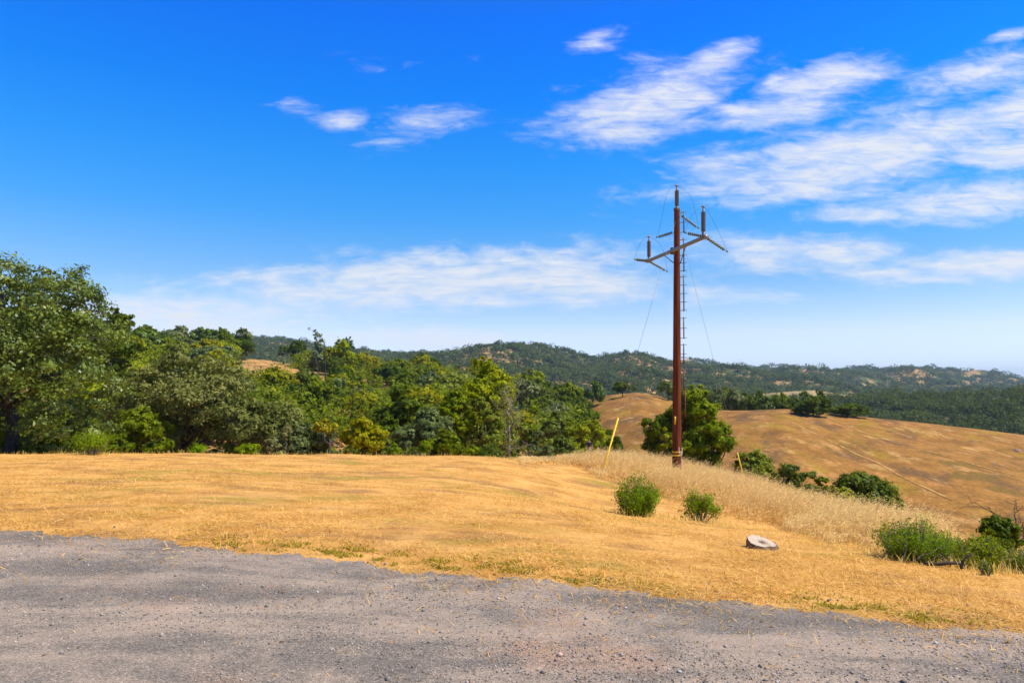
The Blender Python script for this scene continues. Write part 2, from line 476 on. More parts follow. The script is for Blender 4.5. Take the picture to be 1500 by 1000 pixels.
class Hill:
    """a ridge given by its foot and crest in plan; the far side drops again"""
    def __init__(self, foot, crest, amp=1.0, ascale=40, seed=0, back=(0.6, 0.7), prof=1.0):
        self.foot, self.crest = np.array(foot, float), np.array(crest, float)   # u, d, v
        self.amp, self.ascale, self.seed, self.back, self.prof = amp, ascale, seed, back, prof

    def pt(self, u, t):
        u = np.asarray(u, float)
        t = np.asarray(t, float)
        d0 = np.interp(u, self.foot[:, 0], self.foot[:, 1])
        z0 = CAMZ - (np.interp(u, self.foot[:, 0], self.foot[:, 2]) - HZ) / F * d0
        d1 = np.interp(u, self.crest[:, 0], self.crest[:, 1])
        z1 = CAMZ - (np.interp(u, self.crest[:, 0], self.crest[:, 2]) - HZ) / F * d1
        d = d0 + (d1 - d0) * t
        tt = np.clip(t, 0, 1)
        sprof = (1 - self.prof) * tt + self.prof * np.sin(tt * math.pi / 2)
        over = np.clip(t - 1, 0, None) / self.back[0]
        z = z0 + (z1 - z0) * sprof - (np.abs(z1 - z0) * self.back[1] + 0.07 * d1) * (1 - np.cos(np.clip(over, 0, 1) * math.pi / 2))
        Xx = (u - 750) / F * d
        z = z + self.amp * hnoise(Xx, d, self.ascale, self.seed) * np.clip(np.sin(np.clip(t, 0, 1.5) / 1.5 * math.pi), 0, 1) * (1 - 0.75 * np.exp(-((t - 1) / .12) ** 2))
        return np.stack([Xx, d, z], -1)

    def mesh(self, name, mat, nu=260, nt=140, u0=None, u1=None):
        u = np.linspace(self.crest[0, 0] if u0 is None else u0, self.crest[-1, 0] if u1 is None else u1, nu)
        t = np.linspace(0, 1 + self.back[0], nt)
        U, T = np.meshgrid(u, t)
        p = self.pt(U, T)
        return grid_mesh(name, p[..., 0], p[..., 1], p[..., 2], mat)

    def find(self, u, v):
        """point of the visible slope seen at photo pixel u, v"""
        t = np.linspace(0.02, 1.0, 400)
        p = self.pt(np.full_like(t, u), t)
        vv = HZ - (p[:, 2] - CAMZ) / p[:, 1] * F
        i = int(np.argmin(np.abs(vv - v)))
        return p[i]


def slope_mat(name, gold, gold2, scrub, cover, sc=0.03, extra=None):
    """dry grass slope with patches of low scrub"""
    m, n = new_mat(name)
    p = n.n('ShaderNodeNewGeometry').outputs['Position']
    a = n.noise(p, sc, 6, 0.6)
    b = n.noise(p, sc * 6, 6, 0.65)
    f = n.noise(p, sc * 40, 5, 0.65)
    c = n.mix(n.sstep(b, 0.35, 0.65), gold, gold2)
    if extra:
        for (ec, loc, es, lo, hi, amt) in extra:
            q = n.mapping(p, loc, (0, 0, 0.5), (1.5, 0.9, 1))
            c = n.mix(n.math('MULTIPLY', n.sstep(n.noise(q, es, 6, 0.62), lo, hi), amt), c, ec)
    c = n.mix(n.sstep(n.math('ADD', n.math('MULTIPLY', a, 0.6), n.math('MULTIPLY', b, 0.4)), cover, cover + 0.06), c, scrub)
    k = n.math('MULTIPLY_ADD', f, 1.5, 0.25)
    c = n.mix(1.0, c, n.n('ShaderNodeCombineColor', {0: k, 1: k, 2: k}).outputs[0], 'MULTIPLY')
    bmp = n.n('ShaderNodeBump', {'Strength': 0.5, 'Distance': 0.25, 'Height': f}).outputs[0]
    out(n, n.n('ShaderNodeBsdfPrincipled', {'Base Color': c, 'Roughness': 0.95, 'Specular IOR Level': 0.08, 'Normal': bmp}).outputs[0])
    return m


left_hill = Hill(
    foot=[(-900, 60, 760), (0, 62, 740), (400, 66, 720), (700, 70, 705), (870, 85, 690), (960, 90, 690)],
    crest=[(-900, 210, 430), (-300, 210, 450), (0, 205, 475), (150, 205, 500), (250, 210, 514), (350, 220, 525), (450, 235, 534), (550, 250, 542),
           (640, 260, 550), (720, 230, 572), (800, 190, 600), (850, 160, 622), (890, 130, 665), (960, 110, 700)], amp=2.2, ascale=22, seed=1.3, back=(0.5, 0.8), prof=0.35)
gold_hill = Hill(
    foot=[(600, 130, 700), (850, 110, 690), (950, 92, 705), (1000, 86, 715), (1100, 76, 750), (1300, 68, 800), (1500, 62, 825), (2300, 60, 850)],
    crest=[(600, 210, 640), (780, 205, 610), (850, 198, 588), (890, 192, 578), (935, 186, 574), (965, 180, 580), (1000, 168, 592), (1040, 156, 599), (1090, 146, 601), (1150, 140, 599),
           (1200, 138, 604), (1300, 136, 615), (1400, 134, 626), (1500, 132, 638), (1700, 132, 662), (2300, 140, 730)],
    amp=0.55, ascale=13, seed=4.1, back=(0.6, 0.5), prof=0.62)
east_slope = Hill(
    foot=[(900, 330, 662), (2400, 300, 670)],
    crest=[(900, 620, 598), (1100, 600, 597), (1200, 560, 594), (1260, 520, 592), (1310, 500, 587), (1400, 500, 586), (1460, 500, 584), (1500, 490, 578), (1700, 480, 560), (2400, 480, 560)],
    amp=4, ascale=45, seed=7.7, back=(0.5, 0.6), prof=0.5)
mid_knoll = Hill(
    foot=[(900, 560, 620), (1400, 560, 620)],
    crest=[(900, 760, 590), (1100, 740, 578), (1150, 740, 574), (1190, 740, 572), (1230, 740, 577), (1290, 740, 588), (1400, 740, 600)], amp=2, ascale=60, seed=2.2, prof=0.6)
far_hill = Hill(
    foot=[(-500, 480, 630), (600, 460, 632), (1300, 640, 612)],
    crest=[(-500, 1250, 520), (200, 1250, 510), (380, 1250, 502), (430, 1250, 505), (480, 1250, 514), (560, 1220, 518), (600, 1200, 521), (650, 1200, 520), (690, 1200, 515), (730, 1200, 510), (770, 1200, 512),
           (800, 1200, 517), (830, 1200, 523), (855, 1200, 528), (885, 1200, 528), (915, 1200, 523), (945, 1200, 523), (970, 1200, 529), (1000, 1230, 537), (1040, 1260, 541),
           (1090, 1300, 546), (1150, 1300, 556), (1230, 1300, 570), (1300, 1300, 582)], amp=12, ascale=75, seed=3.3, back=(0.5, 0.6), prof=0.45)
ridge_hill = Hill(
    foot=[(950, 1000, 594), (2400, 900, 604)],
    crest=[(950, 2100, 546), (1060, 2100, 543), (1100, 2100, 542), (1135, 2100, 539), (1180, 2100, 541), (1220, 2100, 547), (1250, 2050, 543), (1290, 2050, 549), (1330, 2000, 545), (1370, 2000, 546),
           (1400, 2000, 550), (1450, 2000, 555), (1500, 2000, 558), (1700, 2000, 552), (2400, 2000, 550)], amp=26, ascale=130, seed=9.1, back=(0.5, 0.6), prof=0.45)
blue_mountain = Hill(
    foot=[(500, 2600, 570), (1300, 2600, 570)],
    crest=[(500, 3500, 540), (780, 3500, 530), (835, 3500, 526), (852, 3500, 522), (868, 3500, 521), (885, 3500, 526), (910, 3500, 531), (1100, 3500, 545), (1300, 3500, 552)], amp=9, ascale=170, seed=5.0)

GOLD, GOLD2 = (0.50, 0.275, 0.075), (0.40, 0.205, 0.055)
m_left = slope_mat('wooded_slope', (0.46, 0.25, 0.085), (0.33, 0.17, 0.065), (0.085, 0.095, 0.02), 0.50, 0.035)
m_gold = slope_mat('golden_slope', (0.33, 0.160, 0.036), (0.22, 0.105, 0.024), (0.19, 0.115, 0.025), 0.55, 0.05,
                   extra=[((0.31, 0.20, 0.018), (3, 5, 0), 0.08, 0.52, 0.66, 0.6), ((0.14, 0.078, 0.034), (21, 9, 0), 0.1, 0.51, 0.64, 0.8), ((0.46, 0.27, 0.09), (11, 31, 0), 0.2, 0.54, 0.68, 0.75),
                          ((0.44, 0.20, 0.06), (1, 13, 0), 0.3, 0.55, 0.68, 0.7)])
m_far = slope_mat('far_slope', (0.42, 0.26, 0.10), (0.32, 0.18, 0.075), (0.055, 0.075, 0.02), 0.46, 0.010)
m_east = slope_mat('east_slope', (0.20, 0.15, 0.05), (0.10, 0.10, 0.03), (0.04, 0.06, 0.015), 0.40, 0.02)
m_knoll = slope_mat('knoll_slope', (0.40, 0.28, 0.12), (0.30, 0.22, 0.09), (0.12, 0.13, 0.04), 0.56, 0.03)
for nm, h, mt, lab in (
        ('wooded_hillside', left_hill, m_left, 'steep hillside of dry grass under oak trees beyond the ravine'),
        ('golden_hill', gold_hill, m_gold, 'smooth golden grass hill on the right beyond the ravine'),
        ('east_hillside', east_slope, m_east, 'dark wooded slope behind the golden hill at the right'),
        ('distant_knoll', mid_knoll, m_knoll, 'pale grassy knoll behind the golden hill crest'),
        ('distant_hill', far_hill, m_far, 'far wooded hill with two rounded summits'),
        ('distant_ridge', ridge_hill, m_far, 'long far ridge dotted with trees and tan clearings'),
        ('distant_mountain', blue_mountain, m_far, 'faint blue mountain showing in the gap of the hills')):
    tag(obj(nm, h.mesh(nm, mt)), lab, 'hill', kind='structure')

a = np.linspace(0, 2 * math.pi, 65)
r = np.array([0.0, 60, 150, 400, 1000, 2500, 5200])
A, R = np.meshgrid(a, r)
o = obj('valley_floor', grid_mesh('valley_floor', R * np.cos(A), R * np.sin(A), np.full_like(A, -26.0), m_east))
tag(o, 'low valley floor between the hills', 'ground', kind='structure')


def drape(name, hill, pix, width, mat, label):
    pts = []
    for k in range(len(pix) - 1):
        for q in np.linspace(0, 1, 14, endpoint=False):
            pts.append((pix[k][0] + (pix[k + 1][0] - pix[k][0]) * q, pix[k][1] + (pix[k + 1][1] - pix[k][1]) * q))
    pts = np.array([hill.find(*p) for p in pts])
    ker = np.hanning(9)[1:-1]
    ker /= ker.sum()
    pts = np.stack([np.convolve(np.pad(pts[:, k], 3, mode='edge'), ker, 'valid') for k in range(3)], 1)
    t = np.gradient(pts, axis=0)
    sd_ = np.stack([-t[:, 1], t[:, 0]], 1)
    sd_ /= np.linalg.norm(sd_, axis=1)[:, None]
    rng = np.random.default_rng(5)
    wd = width * rng.uniform(0.5, 1.1, len(pts))
    rows = []
    for sgn in (-1, -0.33, 0.33, 1):
        xy = pts[:, :2] + sd_ * (wd * sgn * 0.5)[:, None]
        u = 750 + F * xy[:, 0] / xy[:, 1]
        d0 = np.interp(u, hill.foot[:, 0], hill.foot[:, 1])
        d1 = np.interp(u, hill.crest[:, 0], hill.crest[:, 1])
        rows.append(hill.pt(u, (xy[:, 1] - d0) / (d1 - d0)) + np.array((0, 0, 0.05)))
    R_ = np.stack(rows, 0)
    o = obj(name, grid_mesh(name, R_[..., 0], R_[..., 1], R_[..., 2], mat))
    return tag(o, label, 'path', kind='structure')


m_path = slope_mat('trail', (0.50, 0.30, 0.10), (0.40, 0.21, 0.06), (0.30, 0.15, 0.04), 0.50, 0.12)
drape('path', gold_hill, [(1160, 618), (1180, 629), (1215, 645), (1250, 663), (1290, 680), (1320, 698), (1360, 716), (1400, 735)], .5, m_path, 'pale worn trail crossing the golden hill diagonally')
drape('path', gold_hill, [(1215, 612), (1260, 632), (1310, 648), (1370, 664), (1440, 684), (1500, 700)], .45, m_path, 'faint trail nearer the crest of the golden hill')

# ------------------------------------------------------------------ plants
def leaves(rng, pos, outw, size, asp=0.55, nrand=0.62, up=0.3):
    """quads at pos (N,3) whose normals lean to outw"""
    n = len(pos)
    nor = outw + nrand * rng.normal(size=(n, 3)) + np.array((0, 0, up))
    nor /= np.linalg.norm(nor, axis=1)[:, None] + 1e-9
    t = np.cross(nor, rng.normal(size=(n, 3)))
    t /= np.linalg.norm(t, axis=1)[:, None] + 1e-9
    b = np.cross(nor, t)
    L = (size * rng.uniform(0.45, 1.25, n) ** 1.0 * np.where(rng.random(n) < .15, 1.5, 1.0))[:, None]
    W = L * asp
    bend = nor * L * 0.12
    v = np.stack([pos - t * L * .5, pos - b * W * .5 + bend, pos + t * L * .5, pos + b * W * .5 + bend], 1).reshape(-1, 3)
    f = np.arange(n * 4, dtype=np.int32).reshape(-1, 4)
    return v, f


def crown_geo(rng, lobes, nclump, nleaf, size, under=0.4, spread=0.30, asp=0.55, fill=0.25):
    lobes = np.asarray(lobes, float)
    area = (lobes[:, 3] * lobes[:, 4] + lobes[:, 3] * lobes[:, 5]) + 1e-6
    cnt = np.maximum(2, (area / area.sum() * nclump)).astype(int)
    PP, OO, VV = [], [], []
    for L, c in zip(lobes, cnt):
        dr = rng.normal(size=(c * 2, 3))
        dr /= np.linalg.norm(dr, axis=1)[:, None]
        keep = (dr[:, 2] > -0.25) | (rng.random(len(dr)) < under)
        dr = dr[keep][:c]
        c = len(dr)
        rr = np.where(rng.random(c) < fill, rng.uniform(0.2, 0.8, c), rng.uniform(0.78, 1.12, c))
        cc = L[:3] + dr * L[3:] * rr[:, None]
        cr = L[3:].mean() * spread * rng.uniform(0.55, 1.3, c)
        cv = rng.random(c)
        k = np.repeat(np.arange(c), nleaf)
        off = rng.normal(size=(len(k), 3)) * np.array((0.55, 0.55, 0.4)) * cr[k][:, None]
        PP.append(cc[k] + off)
        OO.append(dr[k] + off / (cr[k][:, None] + 1e-6) * 0.5)
        VV.append(np.clip(0.55 * cv[k] + 0.45 * rng.random(len(k)), 0, 1))
    P_, O_, V_ = np.concatenate(PP), np.concatenate(OO), np.concatenate(VV)
    v, f = leaves(rng, P_, O_, size, asp)
    return v, f, V_


def limb(rng, a, b, r0, r1, bow=0.12, sides=6, n=6):
    a, b = np.array(a, float), np.array(b, float)
    L = np.linalg.norm(b - a)
    s = np.linspace(0, 1, n)[:, None]
    side = rng.normal(size=3) * L * bow
    p = a + (b - a) * s + side * np.sin(s * math.pi) + rng.normal(size=(n, 3)) * L * 0.025 * np.minimum(s, 1 - s) * 4
    return tube(p, np.linspace(r0, r1, n), sides)


def oak_lobes(rng, H, W, cb, n, rmin=0.2, rmax=0.34, D=None):
    D = W if D is None else D
    ch = H * (1 - cb)
    lob = []
    for i in range(n):
        while True:
            q = rng.uniform(-1, 1, 3)
            if 0.25 < (q ** 2).sum() < 1: break
        if q[2] < -0.2 and rng.random() < 0.5: q[2] *= -1
        r = rng.uniform(rmin, rmax)
        x, y = q[0] * (1 - r) * W / 2, q[1] * (1 - r) * D / 2
        rx = r * W / 2 * 1.25
        rz = min(rx * rng.uniform(0.6, 0.85), ch * 0.42)
        z = H * cb + ch * 0.5 + q[2] * (ch * 0.5 - rz)
        lob.append((x, y, z, rx, rx, rz))
    # lobe that reaches the very top
    r = rng.uniform(rmin, rmax) * W / 2 * 1.1
    rz = min(r * 0.8, ch * 0.4)
    lob.append((rng.uniform(-.15, .15) * W, 0, H - rz, r, r, rz))
    return np.array(lob)


def trunk_geo(rng, lobes, H, r, fork=0.3, lean=0.0, base=-0.6):
    top = np.array((lean * H, 0, H * fork))
    parts = [tube([(0, 0, base), (0, 0, 0.02), tuple(top * 0.5 + rng.normal(size=3) * 0.04 * H * np.array((1, 1, 0))), tuple(top)], [r * 1.35, r * 1.1, r * 0.9, r * 0.75], 8)]
    for L in lobes[:9]:
        parts.append(limb(rng, top * rng.uniform(0.75, 1.0), L[:3] + np.array((0, 0, -L[5] * 0.2)), r * 0.5, r * 0.09))
        for k in range(2):
            e = L[:3] + rng.normal(size=3) * L[3:] * 0.55
            parts.append(limb(rng, L[:3] * 0.7 + top * 0.3, e, r * 0.16, r * 0.05, sides=4, n=4))
    return join(parts)


def tree_parts(seed, H, W, cb, nl, nclump, nleaf, size, r, rmin=.2, rmax=.34, under=.4, spread=.3, fork=.3, D=None, fill=.25, lobes=None):
    rng = np.random.default_rng(seed)
    lob = oak_lobes(rng, H, W, cb, nl, rmin, rmax, D) if lobes is None else np.array(lobes, float)
    return trunk_geo(rng, lob, H, r, fork), crown_geo(rng, lob, nclump, nleaf, size, under, spread, fill=fill)


def make_tree(name, loc, label, cat, mat, seed, H, W, cb=.25, nl=10, nclump=150, nleaf=60, size=.16, r=.16, bark='bark', group=None, **kw):
    e = empty(name, loc, label, cat, group)
    (tv, tf), (cv, cf, cvar) = tree_parts(seed, H, W, cb, nl, nclump, nleaf, size, r, **kw)
    obj('trunk', mesh_np('trunk', tv, tf, M[bark], smooth=True), e)
    obj('crown', mesh_np('crown', cv, cf, M[mat], cvar), e)
    return e


def top_z(v, d):
    return CAMZ - (v - HZ) / F * d


def tree_at(name, u, vtop, wpx, d, mat, label, seed, cat='tree', **kw):
    kw['nclump'] = int(kw.get('nclump', 150) * 1.35)
    kw['size'] = kw.get('size', .16) * 1.28
    p = at(u, d)
    H = top_z(vtop, d) - p[2]
    return make_tree(name, p, label, cat, mat, seed, H, wpx / F * d, **kw)


# --- trees along the edge of the field, near to far
_lb = [(-70, 440, 85), (-10, 408, 42), (22, 404, 36), (74, 412, 36), (48, 446, 56), (110, 444, 44), (92, 486, 58), (142, 492, 44), (128, 540, 52), (150, 575, 36),
       (60, 528, 52), (5, 500, 75), (-70, 540, 90), (105, 595, 44), (2, 612, 34), (96, 632, 40), (-60, 620, 62), (130, 640, 34)]
_r = np.random.default_rng(8)
_p = at(10, 33)
_lob = [((u - 10) / F * 33, _r.uniform(-2.6, 2.2), top_z(v, 33) - _p[2], r / F * 33 * 1.05, r / F * 33 * 1.15, r / F * 33 * .85) for u, v, r in _lb]
tree_at('oak_tree', 10, 384, 330, 33, 'oak', 'large dark green oak filling the left edge of the photo', 11, lobes=_lob, nclump=560, nleaf=80, size=.135, r=.30, spread=.28, under=.7, fork=.33)
tree_at('oak_tree', 176, 450, 66, 66, 'dark', 'tall thin-topped dark tree just right of the big left oak', 13, cb=.35, nl=16, nclump=170, nleaf=50, size=.26, r=.2)
tree_at('oak_tree', 268, 512, 235, 40, 'lichen', 'wide olive oak hung with grey lichen, left of the grassy clearing', 14, cb=.08, nl=18, nclump=420, nleaf=60, size=.17, r=.24, fork=.25, D=7.0)
tree_at('oak_tree', 372, 582, 150, 38, 'lichen', 'low spreading lichen-grey oak in front of the clearing', 15, cb=.06, nl=12, nclump=240, nleaf=55, size=.16, r=.16, D=4.5)
tree_at('oak_tree', 205, 596, 110, 37, 'mid', 'mid green round tree at the field edge under the wide lichen oak', 16, cb=.05, nl=10, nclump=190, nleaf=50, size=.16, r=.14, D=3.5)
tree_at('shrub', 455, 620, 84, 36, 'grey', 'grey-green willow-like bush left of the small yellow-green tree', 17, 'bush', cb=.05, nl=9, nclump=190, nleaf=55, size=.13, r=.07, D=2.6)
tree_at('small_tree', 484, 612, 46, 34.5, 'yellow', 'small yellow-green tree with bare forked trunk at the field edge', 18, cb=.42, nl=6, nclump=46, nleaf=45, size=.13, r=.075, fork=.45)
tree_at('shrub', 529, 612, 76, 34.5, 'yellow', 'dense round yellow-olive bush at the field edge', 19, 'bush', cb=.03, nl=10, nclump=230, nleaf=55, size=.12, r=.08, D=2.4)
tree_at('oak_tree', 590, 562, 110, 47, 'dark', 'dark green oak rising behind the round yellow-olive bush', 20, cb=.1, nl=12, nclump=240, nleaf=55, size=.19, r=.18)
tree_at('oak_tree', 617, 598, 96, 41, 'grey', 'dull green oak with greyish leaves left of the tall bright willow', 21, cb=.05, nl=11, nclump=220, nleaf=55, size=.17, r=.15)
tree_at('oak_tree', 660, 570, 74, 43, 'bright', 'light green upright tree touching the tall willow on its left', 22, cb=.08, nl=10, nclump=200, nleaf=50, size=.17, r=.14)
tree_at('willow_tree', 712, 522, 84, 45, 'bright', 'tall bright green willow standing highest at the field edge', 23, cb=.12, nl=13, nclump=300, nleaf=55, size=.18, r=.2, rmin=.3, rmax=.5)
tree_at('willow_tree', 708, 580, 80, 42.5, 'mid', 'darker green lower tree in front of the tall bright willow', 24, cb=.05, nl=9, nclump=170, nleaf=50, size=.17, r=.14)
tree_at('oak_tree', 768, 538, 66, 110, 'grey', 'pale grey-green tree behind and right of the tall willow', 25, cb=.15, nl=9, nclump=140, nleaf=45, size=.36, r=.25)
for k, (u, vt, wp, d, mt, lab) in enumerate([
        (776, 596, 56, 60, 'mid', 'mid green bush right of the tall willow above the tall grass end'),
        (812, 604, 60, 64, 'dark', 'dark bush between the field edge and the dark oak pair'),
        (842, 612, 56, 66, 'bright', 'light green bush left of the standing person'),
        (876, 617, 50, 74, 'bright', 'bright green bush directly behind the standing person'),
        (890, 630, 40, 66, 'mid', 'rounded green bush right behind the standing person'),
        (906, 640, 20, 62, 'dark', 'small dark bush behind the left yellow guy guard'),
        (742, 628, 60, 48, 'dark', 'low dark thicket where the tall grass begins'),
        (15, 624, 64, 34, 'bright', 'yellow-green bush under the left end of the big oak'),
        (62, 634, 52, 33.5, 'mid', 'low green bush under the big left oak'),
        (108, 628, 40, 36, 'dark', 'dark bush behind the stemmed bright shrub at left'),
        (172, 634, 44, 34.5, 'mid', 'leafy bush just right of the stemmed bright shrub at left'),
        (232, 630, 52, 34.5, 'mid', 'leafy bush under the wide lichen oak'),
        (415, 626, 44, 35, 'lichen', 'olive bush at the field edge beneath the low lichen oak'),
        (556, 632, 40, 35, 'dark', 'dark bush squeezed right of the round yellow-olive bush'),
        (652, 630, 50, 35, 'mid', 'mid green bush at the field edge left of the willow'),
        (790, 632, 44, 52, 'grey', 'greyish bush behind the start of the tall grass'),
        (634, 640, 46, 35.5, 'dark', 'dark bush behind the small upright lime shrub'),
        (825, 640, 50, 58, 'dark', 'dark low bush left of the person above the tall grass'),
        ]):
    tree_at('bush', u, vt, wp, d, mt, lab, 40 + k, 'bush', cb=.02, nl=8, nclump=130, nleaf=45, size=.0042 * d, r=.06, bark='greybark')
for k, (u, vt, wp, d, lab) in enumerate([
        (294, 652, 32, 31.5, 'low lime green clump at the field edge under the wide lichen oak'),
        (365, 650, 48, 31.5, 'wider low lime green clump at the field edge, right of the other one'),
        (580, 651, 26, 31.8, 'tiny green shrub at the field edge right of the round yellow bush'),
        (625, 646, 28, 30.8, 'small upright lime shrub on the edge of the mown field'),
        (691, 652, 24, 32.5, 'small lime shrub below the tall willow')]):
    tree_at('bush', u, vt, wp, d, 'shrub', lab, 70 + k, 'bush', cb=.02, nl=6, nclump=70, nleaf=45, size=.10, r=.03)


def proto(seed, H, W, cb, nl, nclump, nleaf, size, mat, bark='bark', **kw):
    (tv, tf), (cv, cf, cvar) = tree_parts(seed, H, W, cb, nl, nclump, nleaf, size, kw.pop('r', .22), **kw)
    v = np.concatenate([tv, cv])
    f = np.concatenate([tf, cf + len(tv)])
    return mesh_np('tree', v, f, [M[mat], M[bark]], np.concatenate([np.zeros(len(tf)), cvar]), np.concatenate([np.ones(len(tf)), np.zeros(len(cf))]))


_b = [proto(280 + j, 1.6, 2.4, .0, 9, 130, 40, .13, kd, spread=.36, under=.9, r=.04) for j, kd in enumerate(('dark', 'mid', 'grey'))]
_r = np.random.default_rng(61)
for k in range(30):
    u, d = -30 + k * 26 + _r.uniform(-9, 9), _r.uniform(34, 38)
    o = obj('bush', _b[int(_r.choice([0, 0, 1, 1, 2]))], None, at(u, d, -.15))
    z = max((top_z(_r.uniform(640, 656), d) - float(at(u, d)[2])) / 1.6, .5)
    o.scale = (z * _r.uniform(.7, 1.1), z * .8, z)
    o.rotation_euler = (0, 0, _r.uniform(0, 6.28))
    tag(o, 'low bush in the shaded thicket under the trees along the far field edge', 'bush', 'low bushes along the far field edge')


def bare_tree(name, loc, label, H, W, seed, mat, cat='dead tree', lean=0.0, n=9, r=.09, leafmat=None, twigs=26):
    rng = np.random.default_rng(seed)
    e = empty(name, loc, label, cat)
    top = np.array((lean * H, 0, H * .8))
    parts = [tube([(0, 0, -.5), (lean * H * .2, 0, H * .3), tuple(top)], [r, r * .7, r * .25], 6)]
    ends = []
    for k in range(n):
        s = rng.uniform(.3, 1)
        a_ = top * s
        q = a_ + np.array((rng.normal() * W * .35, rng.normal() * W * .35, H * rng.uniform(.05, .3)))
        parts.append(limb(rng, a_, q, r * .4, r * .12, .15, 5))
        for j in range(twigs // n + 1):
            b_ = a_ + (q - a_) * rng.uniform(.3, 1)
            c_ = b_ + np.array((rng.normal() * W * .18, rng.normal() * W * .18, rng.normal() * H * .08 + .05))
            parts.append(limb(rng, b_, c_, r * .13, r * .05, .12, 4, 4))
            ends.append(c_)
    v, f = join(parts)
    obj('trunk', mesh_np('trunk', v, f, M[mat], smooth=True), e)
    if leafmat:
        ends = np.array(ends)
        k = np.repeat(np.arange(len(ends)), 26)
        p = ends[k] + rng.normal(size=(len(k), 3)) * W * .06
        v, f = leaves(rng, p, rng.normal(size=p.shape), .05 + W * .03)
        obj('crown', mesh_np('crown', v, f, M[leafmat], rng.random(len(f))), e)
    return e


M['deadwood'] = plain('dead_wood', (0.30, 0.26, 0.20), 0.9, 0, 0.3, 5, 0.4)
p = at(746, 43)
bare_tree('dead_tree', p, 'pale grey half-dead tree against the right side of the tall willow', top_z(562, 43) - p[2], 2.6, 81, 'deadwood', n=14, r=.10, leafmat='lichen', twigs=60)

# --- trees on the right of the pole and down the near slope
tree_at('oak_tree', 1010, 564, 100, 46, 'bright', 'fresh green oak standing directly behind the utility pole', 90, cb=.06, nl=18, nclump=330, nleaf=55, size=.19, r=.2)
tree_at('oak_tree', 1032, 592, 92, 43, 'bright', 'lower green oak right of the utility pole', 91, cb=.02, nl=15, nclump=290, nleaf=55, size=.18, r=.16)
tree_at('oak_tree', 966, 606, 84, 46, 'mid', 'open-branched green oak left of the utility pole', 92, cb=.10, nl=10, nclump=170, nleaf=50, size=.19, r=.15)
tree_at('small_tree', 975, 626, 26, 37, 'yellow', 'yellow-leaved sapling close to the left of the utility pole', 93, cb=.35, nl=5, nclump=40, nleaf=45, size=.14, r=.05)
tree_at('oak_tree', 1116, 658, 104, 40, 'mid', 'low rounded oak beside the right yellow guy guard', 94, cb=.0, nl=15, nclump=290, nleaf=50, size=.16, r=.14)
tree_at('bush', 1200, 700, 70, 33, 'mid', 'small green bush between the trailing bush and the dark blue-green oak top', 196, 'bush', cb=.0, nl=9, nclump=130, nleaf=45, size=.13, r=.06)
tree_at('bush', 1164, 680, 88, 36, 'dark', 'dark bush trailing downslope right of the low oak', 95, 'bush', cb=.03, nl=8, nclump=110, nleaf=45, size=.15, r=.08)
tree_at('oak_tree', 1262, 690, 122, 31, 'dark', 'dark blue-green oak top peeking over the tall grass slope', 96, cb=.0, nl=14, nclump=260, nleaf=55, size=.14, r=.15)
tree_at('bush', 1232, 714, 52, 28, 'bright', 'bright green bush at the foot of the dark blue-green oak top', 97, 'bush', cb=.05, nl=7, nclump=90, nleaf=50, size=.11, r=.05)
tree_at('bush', 1462, 756, 84, 19, 'dark', 'dark bush below the bare branches at the right edge', 98, 'bush', cb=.0, nl=11, nclump=180, nleaf=50, size=.085, r=.05)
p = at(1488, 20)
bare_tree('bare_tree', p, 'leafless dark branched tree at the right edge above the bush', top_z(738, 20) - p[2], 1.9, 99, 'bark', 'bare tree', n=18, r=.045, twigs=150)


# --- shrubs built of many rising stems
def stem_shrub(name, loc, label, H, W, seed, mat, nst=26, nleaf=90, size=.055, spread0=.08, cat='shrub', D=None, low=.35, group=None):
    rng = np.random.default_rng(seed)
    D = W if D is None else D
    e = empty(name, loc, label, cat, group)
    parts, PP, OO, VV = [], [], [], []
    for k in range(nst):
        an = rng.uniform(0, 2 * math.pi)
        q = math.sqrt(rng.random())
        hh = H * (1 - 0.45 * q ** 2) * rng.uniform(.72, 1.0)
        end = np.array((math.cos(an) * q * W / 2, math.sin(an) * q * D / 2, hh))
        a_ = np.array((math.cos(an) * spread0 * W * q, math.sin(an) * spread0 * D * q, -.05))
        midp = a_ * .4 + end * np.array((.62, .62, .5)) + rng.normal(size=3) * .03
        parts.append(tube([a_, midp, end], [.011 + .006 * H, .008, .003], 4, False))
        ns = 5
        for j in range(ns):
            s = rng.uniform(low, 1.02)
            c_ = (1 - s) ** 2 * a_ + 2 * s * (1 - s) * midp + s * s * end + rng.normal(size=3) * np.array((W, D, H * .6)) * .05
            n_ = max(3, nleaf // ns)
            off = rng.normal(size=(n_, 3)) * np.array((W * .055, D * .055, H * .07))
            PP.append(c_ + off)
            dr = c_ - np.array((0, 0, H * .45))
            OO.append(np.repeat((dr / (np.linalg.norm(dr) + 1e-6))[None], n_, 0) + rng.normal(size=(n_, 3)) * .2)
            VV.append(np.clip(rng.random() * .5 + rng.random(n_) * .5, 0, 1))
    v, f = join(parts)
    obj('stems', mesh_np('stems', v, f, M['greybark']), e)
    P_, O_ = np.concatenate(PP), np.concatenate(OO)
    P_[:, 2] = np.maximum(P_[:, 2], .03)
    v, f = leaves(rng, P_, O_, size, .42, .7, .5)
    obj('foliage', mesh_np('foliage', v, f, M[mat], np.concatenate(VV)), e)
    return e


